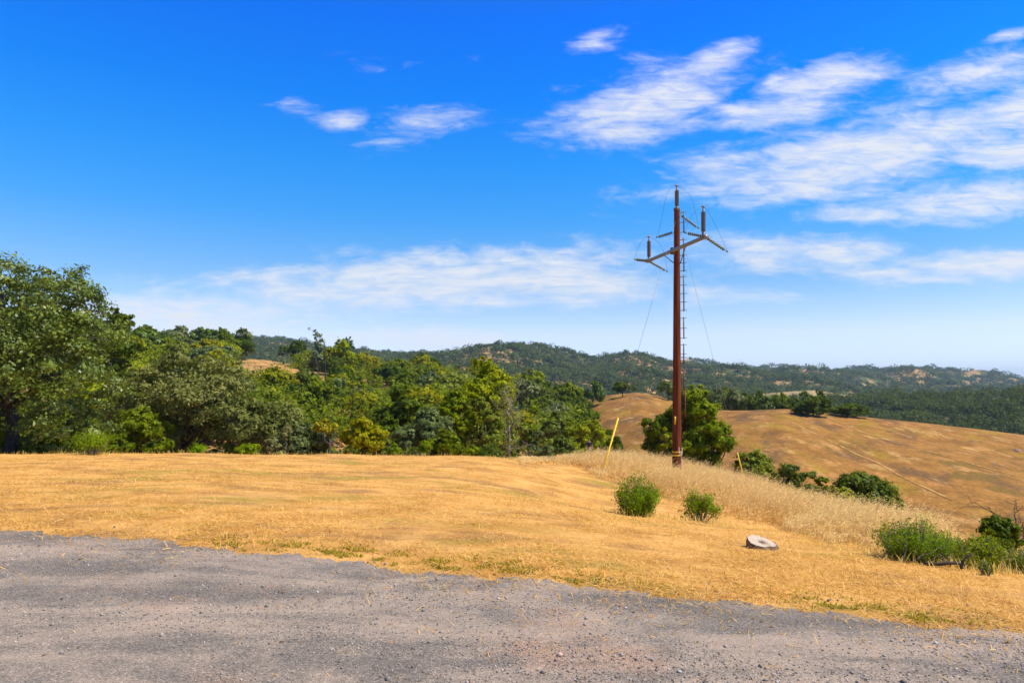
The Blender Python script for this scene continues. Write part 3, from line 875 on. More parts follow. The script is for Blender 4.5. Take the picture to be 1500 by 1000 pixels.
stem_shrub('shrub', at(934, 16.35), 'larger round green shrub standing alone in the mown field', 1.03, 1.06, 101, 'shrub', nst=64, nleaf=170, size=.058, low=.22)
stem_shrub('shrub', at(1026, 16.1), 'smaller airy green shrub with bare lower stems in the mown field', 0.80, .90, 102, 'shrub', nst=30, nleaf=110, size=.055, low=.5)
stem_shrub('shrub', at(135, 27.5), 'bright green shrub on short stems at the far left of the field', 1.1, 1.5, 103, 'shrub', nst=34, nleaf=110, size=.075, low=.45)
stem_shrub('shrub', at(1340, 9.3), 'tallest leafy bush with dead canes beside the slope at right', .64, .98, 104, 'shrub', nst=60, nleaf=150, size=.036, low=.12, D=.8)
stem_shrub('shrub', at(1425, 9.2), 'long low leafy bush at right between the tall bush and frame edge', .50, 1.05, 105, 'bright', nst=60, nleaf=150, size=.034, low=.10, D=.7)
stem_shrub('shrub', at(1500, 9.0), 'leafy low bush cut by the right frame edge', .38, .85, 106, 'mid', nst=46, nleaf=130, size=.034, low=.10, D=.7)
stem_shrub('shrub', at(1376, 10.2), 'pale green sprawling bush behind the tall leafy bush', .52, .8, 107, 'shrub', nst=36, nleaf=120, size=.036, low=.15, D=.7)
stem_shrub('shrub', at(1443, 8.3), 'tiny sprig of green shoots in front of the long low bush', .20, .26, 108, 'mid', nst=10, nleaf=40, size=.035, low=.2)

# ------------------------------------------------------------------ hillside trees: a few shapes, copied
PROT = {}
for k, (kind, n_) in enumerate((('dark', 3), ('mid', 3), ('bright', 2), ('yellow', 2), ('grey', 2), ('oak', 2), ('lichen', 1))):
    PROT[kind] = [proto(200 + 7 * k + j, 8.0, 9.0 + j * .8, .16 + .06 * j, 11 + j, 150, 44, .60, kind, spread=.36) for j in range(n_)]
KINDLAB = {'dark': 'dark green rounded oak', 'mid': 'mid green round-headed tree', 'bright': 'fresh green bushy tree', 'yellow': 'yellow-green bushy tree',
           'grey': 'grey-green tree', 'oak': 'deep green leathery oak', 'lichen': 'dull olive oak'}
PROT['bush'] = [proto(270 + j, 8.0, 9.0, .0, 13, 170, 44, .60, 'dark', spread=.36, under=.9) for j in range(2)]
KINDLAB['bush'] = 'dark round bush'
rngH = np.random.default_rng(77)


def where(u, v):
    col_ = 'left of the grassy clearing' if u < 345 else ('below the tall ridge pines' if u < 560 else ('behind the tall bright willow' if u < 740 else 'beside the golden hill'))
    row_ = 'on the ridge' if v < 530 else ('mid-slope' if v < 580 else 'low on the slope')
    return row_ + ' ' + col_


def clearing(u, v):
    return ((((u - 386) / 46) ** 2 + ((v - 546) / 24) ** 2 < 1) | (((u - 345) / 42) ** 2 + ((v - 566) / 7) ** 2 < 1) | (((u - 436) / 26) ** 2 + ((v - 588) / 12) ** 2 < 1)
            | (((u - 30) / 55) ** 2 + ((v - 600) / 32) ** 2 < 1))


placed = []
tries = 0
while len(placed) < 292 and tries < 40000:
    tries += 1
    u = rngH.uniform(-90, 885)
    t = rngH.uniform(0.12, 1.06)
    p = left_hill.pt(u, t)
    v = HZ - (p[2] - CAMZ) / p[1] * F
    if v > 664: continue
    d = p[1]
    if clearing(u, v): continue
    sc = rngH.uniform(.62, 1.12) * (0.95 if d > 140 else .8)
    if any((p[0] - q[0]) ** 2 + (p[1] - q[1]) ** 2 < (2.6 * (sc + q[3])) ** 2 for q in placed): continue
    placed.append((p[0], p[1], p[2], sc, u, v))
for (x, y, z, sc, u, v) in placed:
    wts = [.20, .22, .20, .16, .10, .07, .05] if v > 530 else [.32, .16, .04, .02, .16, .16, .14]
    kind = list(KINDLAB)[int(np.searchsorted(np.cumsum(wts), rngH.random() * .999))]
    o = obj('hillside_tree', PROT[kind][int(rngH.integers(len(PROT[kind])))], None, (x, y, z - 0.5))
    o.rotation_euler = (0, 0, rngH.uniform(0, 6.28))
    o.scale = (sc * rngH.uniform(.85, 1.15), sc * rngH.uniform(.85, 1.15), sc * rngH.uniform(.8, 1.2))
    tag(o, KINDLAB[kind] + ' ' + where(u, v), 'tree', 'trees on the wooded hillside')


def hill_tree(hill, u, vb, vt, wpx, kind, label, j=0, name='oak_tree', group=None, ry=0.0):
    p = hill.find(u, vb)
    H = (vb - vt) / F * p[1]
    W = wpx / F * p[1]
    o = obj(name, PROT[kind][j % len(PROT[kind])], None, (p[0], p[1], p[2] - .25))
    o.scale = (W / 9.0, W / 9.0, H / 8.0)
    o.rotation_euler = (0, 0, ry)
    return tag(o, label, 'tree', group)


hill_tree(left_hill, 792, 622, 560, 62, 'dark', 'dark oak at the left of the dark pair above the ravine', 0)
hill_tree(left_hill, 826, 622, 560, 62, 'mid', 'green oak at the right of the dark pair above the ravine', 1)
hill_tree(left_hill, 812, 640, 588, 56, 'grey', 'greyish oak in front of the dark pair', 0)
hill_tree(left_hill, 846, 628, 578, 50, 'dark', 'dark oak leaning toward the golden hill', 2)
hill_tree(left_hill, 856, 646, 594, 40, 'dark', 'low dark oak on the edge of the golden hill', 1)
hill_tree(gold_hill, 868, 596, 556, 36, 'oak', 'oak at the left shoulder of the golden hill', 0)
hill_tree(gold_hill, 912, 581, 557, 33, 'dark', 'lone flat-bottomed oak on top of the golden hill', 1)
hill_tree(gold_hill, 979, 586, 556, 36, 'oak', 'grey-green oak on the golden hill just left of the utility pole', 1)
hill_tree(gold_hill, 1193, 609, 576, 48, 'bush', 'dark bushy oak alone on the golden hill crest', 0)
hill_tree(gold_hill, 1176, 607, 590, 34, 'bush', 'low dark bush touching the bushy crest oak on its left', 2)
hill_tree(gold_hill, 1243, 610, 588, 56, 'bush', 'broad low oak right of the bushy crest oak', 2)
# the row of trees behind the golden crest
for k in range(26):
    u = 1000 + k * 8.2 + rngH.uniform(-4, 4)
    p = gold_hill.pt(u, 1.22 + rngH.uniform(-.06, .22))
    vt = 570 + rngH.uniform(-6, 10) + (4 if u > 1120 else 0)
    H = top_z(vt, p[1]) - p[2]
    kind = ['dark', 'mid', 'oak', 'grey', 'dark'][int(rngH.integers(5))]
    o = obj('treeline_tree', PROT[kind][0], None, (p[0], p[1], p[2] - .4))
    W = rngH.uniform(24, 40) / F * p[1]
    o.scale = (W / 9, W / 9, max(H, 4) / 8)
    o.rotation_euler = (0, 0, rngH.uniform(0, 6.28))
    tag(o, KINDLAB[kind] + ' in the row behind the golden hill crest', 'tree', 'trees in a row behind the golden hill crest')


# --- pines and a leaning snag on the wooded ridge
def pine(u, vb, vt, wpx, label, seed):
    p = left_hill.find(u, vb)
    H = (vb - vt) / F * p[1]
    W = wpx / F * p[1]
    rng = np.random.default_rng(seed)
    lob = []
    for k in range(11):
        h = H * (.38 + .6 * k / 10)
        rr = W * .5 * (1 - .55 * (k / 10) ** 2) * rng.uniform(.25, .5)
        an = rng.uniform(0, 6.28)
        q = (W * .5 - rr) * rng.uniform(.3, 1) * (1 - .5 * k / 10)
        lob.append((math.cos(an) * q, math.sin(an) * q, h - rr * .5, rr, rr, rr * .8))
    e = empty('pine_tree', p - np.array((0, 0, .4)), label, 'tree')
    tv, tf = join([tube([(0, 0, -.5), (0, 0, H * .5), (0, 0, H * .95)], [W * .035, W * .025, W * .008], 6)] +
                  [limb(rng, (0, 0, L[2] * .9), L[:3], W * .014, W * .005) for L in lob])
    obj('trunk', mesh_np('trunk', tv, tf, M['bark'], smooth=True), e)
    v, f, va = crown_geo(rng, lob, 170, 44, .42, .6, .42)
    obj('crown', mesh_np('crown', v, f, M['pine'], va), e)


pine(512, 534, 485, 26, 'tallest grey-green pine on the wooded ridge', 301)
pine(494, 534, 492, 16, 'slimmer grey pine left of the tallest ridge pine', 302)
pine(466, 545, 491, 24, 'pine beside the leaning snag on the wooded ridge', 303)
p = left_hill.find(468, 572)
e = empty('dead_tree', p, 'tall bare snag with a bent dry tip on the wooded ridge', 'dead tree')
sc_ = p[1] / F
rng = np.random.default_rng(9)
parts = [tube(np.array([(0, 0, -1), (-2, 0, 32), (-8, 0, 58), (-14, 0, 70)]) * sc_, np.array((.9, .8, .5, .2)) * sc_, 6),
         tube(np.array([(9, 0, -1), (8, 0, 40), (7, 2, 70), (0, 2, 82), (-9, 2, 90)]) * sc_, np.array((.8, .7, .5, .35, .15)) * sc_, 6)]
tips = []
for k in range(14):
    b_ = np.array((6 - k * 1.1, 2, 72 + k * 1.2)) * sc_
    c_ = b_ + rng.normal(size=3) * 3.0 * sc_
    parts.append(limb(rng, b_, c_, .25 * sc_, .1 * sc_, .1, 4, 4))
    tips.append(c_)
v, f = join(parts)
obj('trunk', mesh_np('trunk', v, f, M['bark']), e)
k = np.repeat(np.arange(14), 14)
pp = np.array(tips)[k] + rng.normal(size=(len(k), 3)) * 1.4 * sc_
v, f = leaves(rng, pp, rng.normal(size=pp.shape), .4)
obj('foliage', mesh_np('foliage', v, f, M['lichen'], rng.random(len(f))), e)


# --- far woods that read as one mass
def forest(name, hill, n, u0, u1, t0, t1, H, W, q, mat, label, seed, thr, nsc, lsize, avoid=None):
    rng = np.random.default_rng(seed)
    u = rng.uniform(u0, u1, n * 4)
    t = rng.uniform(t0, t1, n * 4)
    p = hill.pt(u, t)
    m = hnoise(p[:, 0], p[:, 1], nsc, seed) + .5 * hnoise(p[:, 0], p[:, 1], nsc * .33, seed + 2)
    keep = m + rng.normal(size=len(m)) * .18 > thr
    if avoid is not None:
        keep &= ~avoid(u, HZ - (p[:, 2] - CAMZ) / p[:, 1] * F)
    p = p[keep][:n]
    n = len(p)
    sc = rng.uniform(.5, 1.15, n) * np.where(rng.random(n) < .15, 1.45, 1.0)
    k = np.repeat(np.arange(n), q)
    dr = rng.normal(size=(len(k), 3))
    dr /= np.linalg.norm(dr, axis=1)[:, None]
    dr[:, 2] = np.where(dr[:, 2] < -.3, -dr[:, 2], dr[:, 2])
    rr = rng.uniform(.72, 1.08, len(k))
    lump = 1 + .22 * np.sin(dr[:, 0] * 5 + k) * np.sin(dr[:, 1] * 5 + k * 1.7)
    pos = p[k] + dr * (rr * lump * sc[k])[:, None] * np.array((W / 2, W / 2, H * .52)) + np.stack([np.zeros(len(k)), np.zeros(len(k)), H * .45 * sc[k]], 1)
    v, f = leaves(rng, pos, dr, lsize, .75, .55, .2)
    tone = np.clip(.5 + .20 * hnoise(p[:, 0], p[:, 1], nsc * 1.1, seed + 5) + rng.normal(size=n) * .14, 0, 1)
    o = obj(name, mesh_np(name, v, f, M[mat], np.clip(tone[k] * .75 + rng.random(len(k)) * .25, 0, 1)))
    return tag(o, label, 'forest', kind='stuff')


forest('forest', east_slope, 2100, 960, 1900, .05, 1.08, 8, 10, 110, 'far_dark', 'dense dark oak wood covering the slope behind the golden hill', 21, -2.0, 40, 1.25)
forest('forest', mid_knoll, 260, 950, 1340, .05, 1.05, 6, 8, 40, 'far', 'scattered scrub on the pale knoll behind the golden hill', 22, .65, 30, 1.3)
forest('forest', far_hill, 7600, 250, 1260, -.02, 1.06, 9, 11, 64, 'far', 'woodland covering the far two-topped hill', 23, -1.0, 24, 2.2)
forest('forest', ridge_hill, 6400, 1000, 1900, .05, 1.03, 11, 15, 44, 'far', 'scattered woods on the long far ridge', 24, -.30, 50, 3.0)
forest('forest', left_hill, 2300, -400, 880, .1, 1.02, 4.2, 5.2, 110, 'mid', 'low brush growing between the hillside trees', 25, -.35, 18, .55, clearing)

# ------------------------------------------------------------------ grasses
rngG = np.random.default_rng(404)


TALL_U = [735, 760, 800, 850, 880, 930, 960, 1000, 1050, 1100, 1150, 1200, 1250, 1290, 1330, 1400, 1500, 1700]
TALL_V = [664, 665, 673, 688, 699, 716, 728, 738, 750, 764, 778, 790, 800, 806, 812, 812, 812, 815]


def low_edge(u):
    return np.interp(u, TALL_U, TALL_V)


def in_poly_tall(u, v):
    """the uncut strip, lower edge and upper end in photo pixels"""
    low = low_edge(u)
    return (v < low + 2.5 * np.sin(u * .11) + 2 * np.sin(u * .043) + np.random.default_rng(1).normal(0, 2.5, np.shape(u))) & (u > 735)


def blades(n_target, d0, d1, u0, u1):
    pts = []
    while sum(len(q) for q in pts) < n_target:
        k = 60000
        d = np.sqrt(rngG.uniform(d0 ** 2, d1 ** 2, k))
        u = rngG.uniform(u0, u1, k)
        X_ = (u - 750) / F * d
        Z_ = ground_z(X_, d)
        v = HZ - (Z_ - CAMZ) / d * F
        # behind the crest the strip goes on for a few metres
        dcr = np.interp(u, [735, 800, 900, 1050, 1200, 1350, 1500, 1700], [33, 37, 44, 38, 30, 23, 18, 16])
        ok = in_poly_tall(u, v) & (d < dcr) | ((d > dcr - 8) & (d < dcr) & (u > 760))
        pts.append(np.stack([X_, d, Z_], 1)[ok])
    return np.concatenate(pts)[:n_target]


base = blades(70000, 10.0, 46, 735, 1650)
n = len(base)
ub, vb_ = 750 + F * base[:, 0] / base[:, 1], HZ - (base[:, 2] - CAMZ) / base[:, 1] * F
edge_f = np.clip(.30 + (low_edge(ub) - vb_) / 16, .3, 1) * np.clip(.35 + (ub - 735) / 130, .3, 1)
patch = hnoise(base[:, 0], base[:, 1], 1.6, 2.0)
hh = rngG.beta(2.4, 1.6, n) * .85 * 1.15 * (0.86 + .12 * patch) * np.interp(base[:, 1], [11, 14, 20, 40], [.72, .85, .95, 1.0]) * edge_f * rngG.choice([1, 1, 1, 1.25], n)
near_pole = (np.abs(ub - 992) < 26) & (base[:, 1] < 32.6) & (base[:, 1] > 28)
hh = np.where(near_pole, hh * .5, hh)
yaw = rngG.uniform(0, 6.28, n)
lean = np.stack([rngG.normal(.34, .26, n), rngG.normal(-.05, .24, n), np.zeros(n)], 1) * hh[:, None]
side = np.stack([np.cos(yaw), np.sin(yaw), np.zeros(n)], 1)
wid = (rngG.uniform(.003, .008, n) * np.interp(base[:, 1], [10, 40], [.7, 1.5]))[:, None]
up = np.array((0, 0, 1.0))
sunv = np.array(sd)
st_ = lean + up * hh[:, None]
fs = np.cross(st_, sunv)
fs /= np.linalg.norm(fs, axis=1)[:, None]
side = side * .75 + fs * rngG.choice([-1, 1], n)[:, None] * .8
side /= np.linalg.norm(side, axis=1)[:, None]
b0 = base - np.array((0, 0, .03))
b1 = base + lean * .28 + up * hh[:, None] * .58
b2 = base + lean * .95 + up * hh[:, None]
V1 = np.stack([b0 - side * wid, b0 + side * wid, b1 + side * wid * .8, b1 - side * wid * .8], 1)
V2 = np.stack([b1 - side * wid * .8, b1 + side * wid * .8, b2 + side * wid * .35, b2 - side * wid * .35], 1)
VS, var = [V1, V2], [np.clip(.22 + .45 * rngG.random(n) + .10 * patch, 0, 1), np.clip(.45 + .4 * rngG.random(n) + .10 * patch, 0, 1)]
# seed heads: small drooping spikelets along the upper stem
for q in range(4):
    s_ = rngG.uniform(.72, 1.04, n)[:, None]
    c = base + lean * s_ ** 1.6 * .95 + up * hh[:, None] * s_
    dn = np.stack([rngG.normal(.035, .03, n), rngG.normal(0, .03, n), rngG.uniform(-.05, .035, n)], 1)
    sdv = np.stack([rngG.normal(0, 1, n), rngG.normal(0, 1, n), rngG.normal(0, .4, n)], 1)
    fs = np.cross(dn, sunv)
    fs /= np.linalg.norm(fs, axis=1)[:, None] + 1e-9
    sdv = sdv * .35 + fs
    sdv = sdv / np.linalg.norm(sdv, axis=1)[:, None] * (wid * 1.45)
    VS.append(np.stack([c, c + dn * .5 + sdv, c + dn, c + dn * .5 - sdv], 1))
    var.append(np.clip(.66 + .34 * rngG.random(n), 0, 1))
v = np.concatenate(VS).reshape(-1, 3)
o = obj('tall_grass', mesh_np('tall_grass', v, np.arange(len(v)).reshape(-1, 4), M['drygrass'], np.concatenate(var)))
tag(o, 'uncut pale straw grass strip sweeping round the utility pole', 'grass', kind='stuff')


def tufts(name, base, hmin, hmax, wmin, wmax, mat, label, flat=0.5, v0=.2, v1=1.0, seed=1, wk=1.0):
    rng = np.random.default_rng(seed)
    n = len(base)
    yaw = rng.uniform(0, 6.28, n)
    L = rng.uniform(hmin, hmax, n)
    el = np.clip(rng.normal(flat, .28, n), 0.02, 1.4)
    dr = np.stack([np.cos(yaw) * np.cos(el), np.sin(yaw) * np.cos(el), np.sin(el)], 1) * L[:, None]
    s2 = np.stack([-np.sin(yaw), np.cos(yaw), rng.normal(0, .3, n)], 1) * (rng.uniform(wmin, wmax, n) * wk)[:, None]
    mid_ = base + dr * .55 + np.array((0, 0, 1)) * (L * .06)[:, None]
    V1 = np.stack([base - s2, base + s2, mid_ + s2 * .8, mid_ - s2 * .8], 1)
    e_ = base + dr + np.array((0, 0, -1)) * (L * .08 * (1 - flat))[:, None]
    V2 = np.stack([mid_ - s2 * .8, mid_ + s2 * .8, e_ + s2 * .2, e_ - s2 * .2], 1)
    v = np.concatenate([V1, V2]).reshape(-1, 3)
    va = np.clip(rng.uniform(v0, v1, n), 0, 1)
    o = obj(name, mesh_np(name, v, np.arange(len(v)).reshape(-1, 4), M[mat], np.concatenate([va, va])))
    return tag(o, label, 'grass', kind='stuff')


# cut straw lying on the field, denser close by
n = 330000
d = 3.6 * np.exp(rngG.uniform(0, math.log(33 / 3.6), n))
u = rngG.uniform(-160, 1660, n)
X_ = (u - 750) / F * d
ok = (d > road_edge(X_) - .02 - np.where(rngG.random(n) < .3, rngG.exponential(.5, n), rngG.exponential(.1, n)))
X_, d = X_[ok], d[ok]
cl = hnoise(X_, d, .55, 3.0) + .6 * hnoise(X_, d, .19, 1.0)
ok = cl + rngG.normal(size=len(cl)) * .9 > -.5
ok &= hnoise(X_, d, 1.9, 5.0) + rngG.normal(size=len(cl)) * .35 > -.80
X_, d = X_[ok], d[ok]
base = np.stack([X_, d, ground_z(X_, d) + .004], 1)
tufts('mown_grass', base, .03, .12, .0010, .0026, 'straw', 'cut straw and stubble lying all over the mown field', .13, 0, 1, 5, np.interp(d, [4, 10, 30], [1, 1.5, 2.6]))

n = 2600
d = rngG.uniform(27.5, 32, n)
X_ = (rngG.uniform(-150, 760, n) - 750) / F * d
ok = hnoise(X_, d, .8, 12.0) > .1
X_, d = X_[ok], d[ok]
for u_, d_ in ((934, 16.35), (1026, 16.1), (135, 27.5), (1340, 9.3), (1425, 9.2), (1500, 9.0)):
    X_ = np.concatenate([X_, (u_ - 750) / F * d_ + rngG.normal(0, .42, 260)])
    d = np.concatenate([d, d_ + rngG.normal(-.05, .32, 260)])
tufts('dry_weeds', np.stack([X_, d, ground_z(X_, d)], 1), .05, .24, .004, .008, 'drygrass', 'dry weed stalks standing along the field rim and around the shrubs', 1.0, .2, 1, 9)
# a fringe of green weeds along the road edge
n = 12000
X_ = np.concatenate([rngG.normal(c, s_, n // 8) for c, s_ in ((-2.9, .5), (-1.9, .5), (-.9, .5), (-.2, .5), (.5, .4), (2.9, .25), (-1.3, .6), (3.1, .5))])
off = np.abs(rngG.normal(0.0, .30, len(X_)))
Y_ = road_edge(X_) + off
q = hnoise(X_, Y_, .11, 6.0) + rngG.normal(0, .3, len(X_)) > .2
X_, Y_ = X_[q], Y_[q]
base = np.stack([X_, Y_, ground_z(X_, Y_)], 1)
tufts('weeds', base, .012, .045, .002, .007, 'weed', 'low green weeds fringing the gravel road edge', .5, 0, 1, 7)
# dry leaves scattered over the field edge and road
n = 420
d = rngG.uniform(4, 9.5, n)
X_ = (rngG.uniform(0, 1500, n) - 750) / F * d
ok = rngG.random(n) < np.exp(-np.abs(d - road_edge(X_)) / 1.1)
X_, d = X_[ok], d[ok]
base = np.stack([X_, d, ground_z(X_, d) + .010], 1)
v, f = leaves(rngG, base, np.repeat(np.array([[0, 0, 1.0]]), len(base), 0), .036, .5, .25, .9)
o = obj('fallen_leaves', mesh_np('fallen_leaves', v, f, M['leaflitter'], rngG.random(len(f))))
tag(o, 'dry brown and tan leaves scattered along the road edge', 'leaves', kind='stuff')


# loose stones on the road
def stones(n, d0, d1, s0, s1, seed):
    rng = np.random.default_rng(seed)
    d = d0 * np.exp(rng.uniform(0, math.log(d1 / d0), n))
    u = rng.uniform(-120, 1620, n)
    X_ = (u - 750) / F * d
    ok = (d < road_edge(X_) + np.where(rng.random(n) < .4, rng.exponential(.35, n), .05) - .02)
    cl = hnoise(X_ * .5 + d * .15, d, .55, 8.0)
    ok &= cl + rng.normal(size=n) * .55 > -.1
    X_, d = X_[ok], d[ok]
    n = len(d)
    c = np.stack([X_, d, ground_z(X_, d) + .004], 1)
    oct_ = np.array([(1, 0, 0), (0, 1, 0), (-1, 0, 0), (0, -1, 0), (0, 0, 1), (0, 0, -1)], float)
    s = s0 * (s1 / s0) ** (rng.random(n) ** 2.2)
    vv = oct_[None] * rng.uniform(.65, 1.25, (n, 6, 1)) * s[:, None, None] * rng.uniform(.6, 1.1, (n, 1, 3)) * np.array((1, 1, .75))
    an = rng.uniform(0, 6.28, n)
    ca, sa = np.cos(an)[:, None], np.sin(an)[:, None]
    vv = np.stack([vv[..., 0] * ca - vv[..., 1] * sa, vv[..., 0] * sa + vv[..., 1] * ca, vv[..., 2] + s[:, None] * .25], -1) + c[:, None]
    tri = np.array([(0, 1, 4), (1, 2, 4), (2, 3, 4), (3, 0, 4), (1, 0, 5), (2, 1, 5), (3, 2, 5), (0, 3, 5)])
    f = (np.arange(n)[:, None, None] * 6 + tri[None]).reshape(-1, 3)
    return vv.reshape(-1, 3), f, np.repeat(rng.random(n), 8)


def stone_mat():
    m, n = new_mat('loose_stone')
    var = n.n('ShaderNodeAttribute', None, attribute_name='var').outputs['Fac']
    c = n.ramp(var, [(0.0, (0.16, 0.138, 0.118)), (0.5, (0.25, 0.212, 0.178)), (0.85, (0.36, 0.31, 0.255)), (0.96, (0.62, 0.55, 0.48)), (1.0, (0.50, 0.22, 0.13))])
    out(n, n.n('ShaderNodeBsdfPrincipled', {'Base Color': c, 'Roughness': 0.9, 'Specular IOR Level': 0.2}).outputs[0])
    return m


v, f, va = stones(90000, 3.0, 9.0, .0028, .0125, 31)
v2, f2, va2 = stones(900, 3.2, 8.5, .010, .026, 32)
f = np.concatenate([f, f2 + len(v)])
v, va = np.concatenate([v, v2]), np.concatenate([va, va2])
o = obj('gravel', mesh_np('gravel', v, f, stone_mat(), va))
tag(o, 'loose grey stones lying over the gravel road', 'gravel', kind='stuff')

# ------------------------------------------------------------------ utility pole
def wood_pole_mat():
    m, n = new_mat('stained_pole_wood')
    tc = n.n('ShaderNodeTexCoord').outputs['Object']
    g = n.noise(n.mapping(tc, scale=(14, 14, .5)), 1.0, 6, 0.6, 0.3)
    b = n.noise(n.mapping(tc, scale=(1, 1, .35)), 2.0, 4, 0.6)
    c = n.ramp(g, [(0.3, (0.055, 0.014, 0.005)), (0.52, (0.15, 0.036, 0.010)), (0.72, (0.26, 0.070, 0.019))])
    c = n.mix(n.math('MULTIPLY', n.sstep(b, .5, .7), .45), c, (0.10, 0.030, 0.014))
    bmp = n.n('ShaderNodeBump', {'Strength': 0.5, 'Distance': 0.01, 'Height': g}).outputs[0]
    out(n, n.n('ShaderNodeBsdfPrincipled', {'Base Color': c, 'Roughness': 0.85, 'Specular IOR Level': 0.12, 'Normal': bmp}).outputs[0])
    return m


M['steel'] = plain('galvanised_steel', (0.24, 0.23, 0.21), 0.5, 0.3, 0.2, 9)
M['dark_steel'] = plain('dark_steel', (0.10, 0.09, 0.085), 0.55, 0.4, 0.3, 9)
M['rust'] = plain('rusty_steel', (0.16, 0.07, 0.035), 0.7, 0.2, 0.35, 9)
M['polymer'] = plain('grey_polymer', (0.115, 0.10, 0.085), 0.6, 0, 0.15, 12)
M['glassdisc'] = plain('insulator_disc', (0.10, 0.12, 0.085), 0.35, 0, 0.2, 12)
M['yellow_paint'] = plain('yellow_plastic', (0.80, 0.50, 0.01), 0.5, 0, 0.10, 10)
M['white_pvc'] = plain('weathered_white_pipe', (0.55, 0.47, 0.38), 0.6, 0, 0.2, 10)
PD = 32.0
pb = at(991.5, PD)
pole = empty('utility_pole', pb, 'tall rust-brown wooden power pole with grey crossarm in the tall grass', 'utility pole')


def part(name, geo, mat, parent=None, smooth=True):
    v, f = geo
    par = pole if parent is None else parent
    me = mesh_np(name, np.asarray(v) - pb, f, M[mat] if isinstance(mat, str) else mat, smooth=smooth)
    return obj(name, me, par)


topz = top_z(306, PD)
me = mesh_np('shaft', *lathe([(.235, -.6), (.215, 0), (.203, 2.5), (.172, 6.5), (.130, topz - pb[2] - .1), (.130, topz - pb[2]), (.10, topz - pb[2] + .03), (0.001, topz - pb[2] + .035)], 28), wood_pole_mat(), smooth=True)
obj('shaft', me, pole)
part('pole_cap', lathe([(.150, -.10), (.150, .0), (.14, .035), (.02, .045)], 20, (pb[0], pb[1], topz)), 'rust')


def ribs(p0, h, r, n, axis=(0, 0, 1), thin=.72):
    prof = [(r * .4, 0)]
    for k in range(n):
        a_ = h * (k + .1) / n
        prof += [(r * thin, a_), (r, a_ + h * .35 / n), (r * .96, a_ + h * .5 / n), (r * thin, a_ + h * .7 / n)]
    prof.append((r * .4, h))
    return lathe(prof, 14, p0, axis)


def post_insulator(base, h, r):
    base = np.array(base, float)
    ins = part('insulator', ribs(base, h, r, 16), 'polymer')
    part('insulator_clamp', join([lathe([(r * .45, 0), (r * .45, .10), (r * .25, .12), (r * .25, .17), (r * .75, .19), (r * .75, .24), (r * .3, .26), (.004, .27)], 12, base + (0, 0, h)),
                                  lathe([(r * .7, -.12), (r * .7, -.05), (r * .4, -.03), (r * .4, 0)], 12, base)]), 'steel', ins)
    return base + np.array((0, 0, h + .2))


LE, RE = P3(950, 382, 34.6), P3(1033, 347, 28.9)
h_ = (LE[2] + RE[2]) / 2
LE[2] = RE[2] = h_
ax = RE - LE
arm_off = np.array((-.02, -.0, 0))
part('crossarm', tube([LE, LE + ax * .03, RE - ax * .03, RE], [.070, .085, .085, .070], 14), 'steel')
for e_ in (LE, RE):
    part('end_plate', box(e_, (.20, .22, .17), math.atan2(ax[1], ax[0]) + .3), 'steel', smooth=False)
mp = np.array((pb[0], pb[1], h_))
cl_ = LE + ax * ((PD - LE[1]) / ax[1])
part('arm_bracket', box((cl_ + mp) / 2, (.34, .22, .30)), 'dark_steel', smooth=False)
for s_ in (.30, .70):
    q = LE + ax * s_
    part('brace', tube([q, (mp[0] + (.17 if s_ > .5 else -.17), mp[1] - .0, h_ - .55)], .022, 8), 'dark_steel')
tl = post_insulator(LE + (0.02, 0, .2), .80, .105)
tr = post_insulator(RE + (-.08, 0, .22), .84, .105)
tt = post_insulator((pb[0], pb[1], topz + .14), .72, .105)


def string(a, b, n=8, r=.075):
    a, b = np.array(a), np.array(b)
    L = np.linalg.norm(b - a)
    dr = (b - a) / L
    prof = [(.012, 0), (.012, L * .12)]
    for k in range(n):
        h0 = L * (.12 + .76 * k / n)
        prof += [(.02, h0), (r, h0 + L * .02), (r * .9, h0 + L * .03), (.02, h0 + L * .04)]
    prof += [(.012, L * .9), (.03, L * .93), (.03, L), (.002, L)]
    part('insulator_string', lathe(prof, 12, a, dr), 'glassdisc')
    return b


def wire(pts, r=.005, name='jumper_wire', mat='dark_steel'):
    pts = np.array(pts, float)
    if len(pts) >= 3:                    # smooth curve through the points
        out_ = []
        n = len(pts)
        for i in range(n - 1):
            p0, p1, p2, p3 = pts[max(i - 1, 0)], pts[i], pts[i + 1], pts[min(i + 2, n - 1)]
            for t in np.linspace(0, 1, 7, endpoint=False):
                out_.append(.5 * ((2 * p1) + (-p0 + p2) * t + (2 * p0 - 5 * p1 + 4 * p2 - p3) * t * t + (-p0 + 3 * p1 - 3 * p2 + p3) * t ** 3))
        pts = np.array(out_ + [pts[-1]])
    part(name, tube(pts, r, 6, False), mat)


s1 = string(LE, P3(929, 380, 35.4))
s2 = string(LE, P3(978, 398, 35.4))
s3 = string(RE, P3(1003, 341, 28.6))
s4 = string(RE, P3(1066, 369, 29.9))
s5 = string(P3(996, 314, 31.85), P3(1024, 335, 32.6))
s6 = string(P3(988, 340, 31.9), P3(961, 348, 32.6))
wire([s1, P3(938, 356, 35), tl, P3(969, 361, 35), s2])
wire([s3, P3(1012, 318, 28.7), tr, P3(1047, 328, 29.3), s4])
wire([s6, P3(967, 331, 32.4), P3(977, 284, 32.1), tt, P3(1011, 287, 32.2), P3(1019, 312, 32.5), s5])
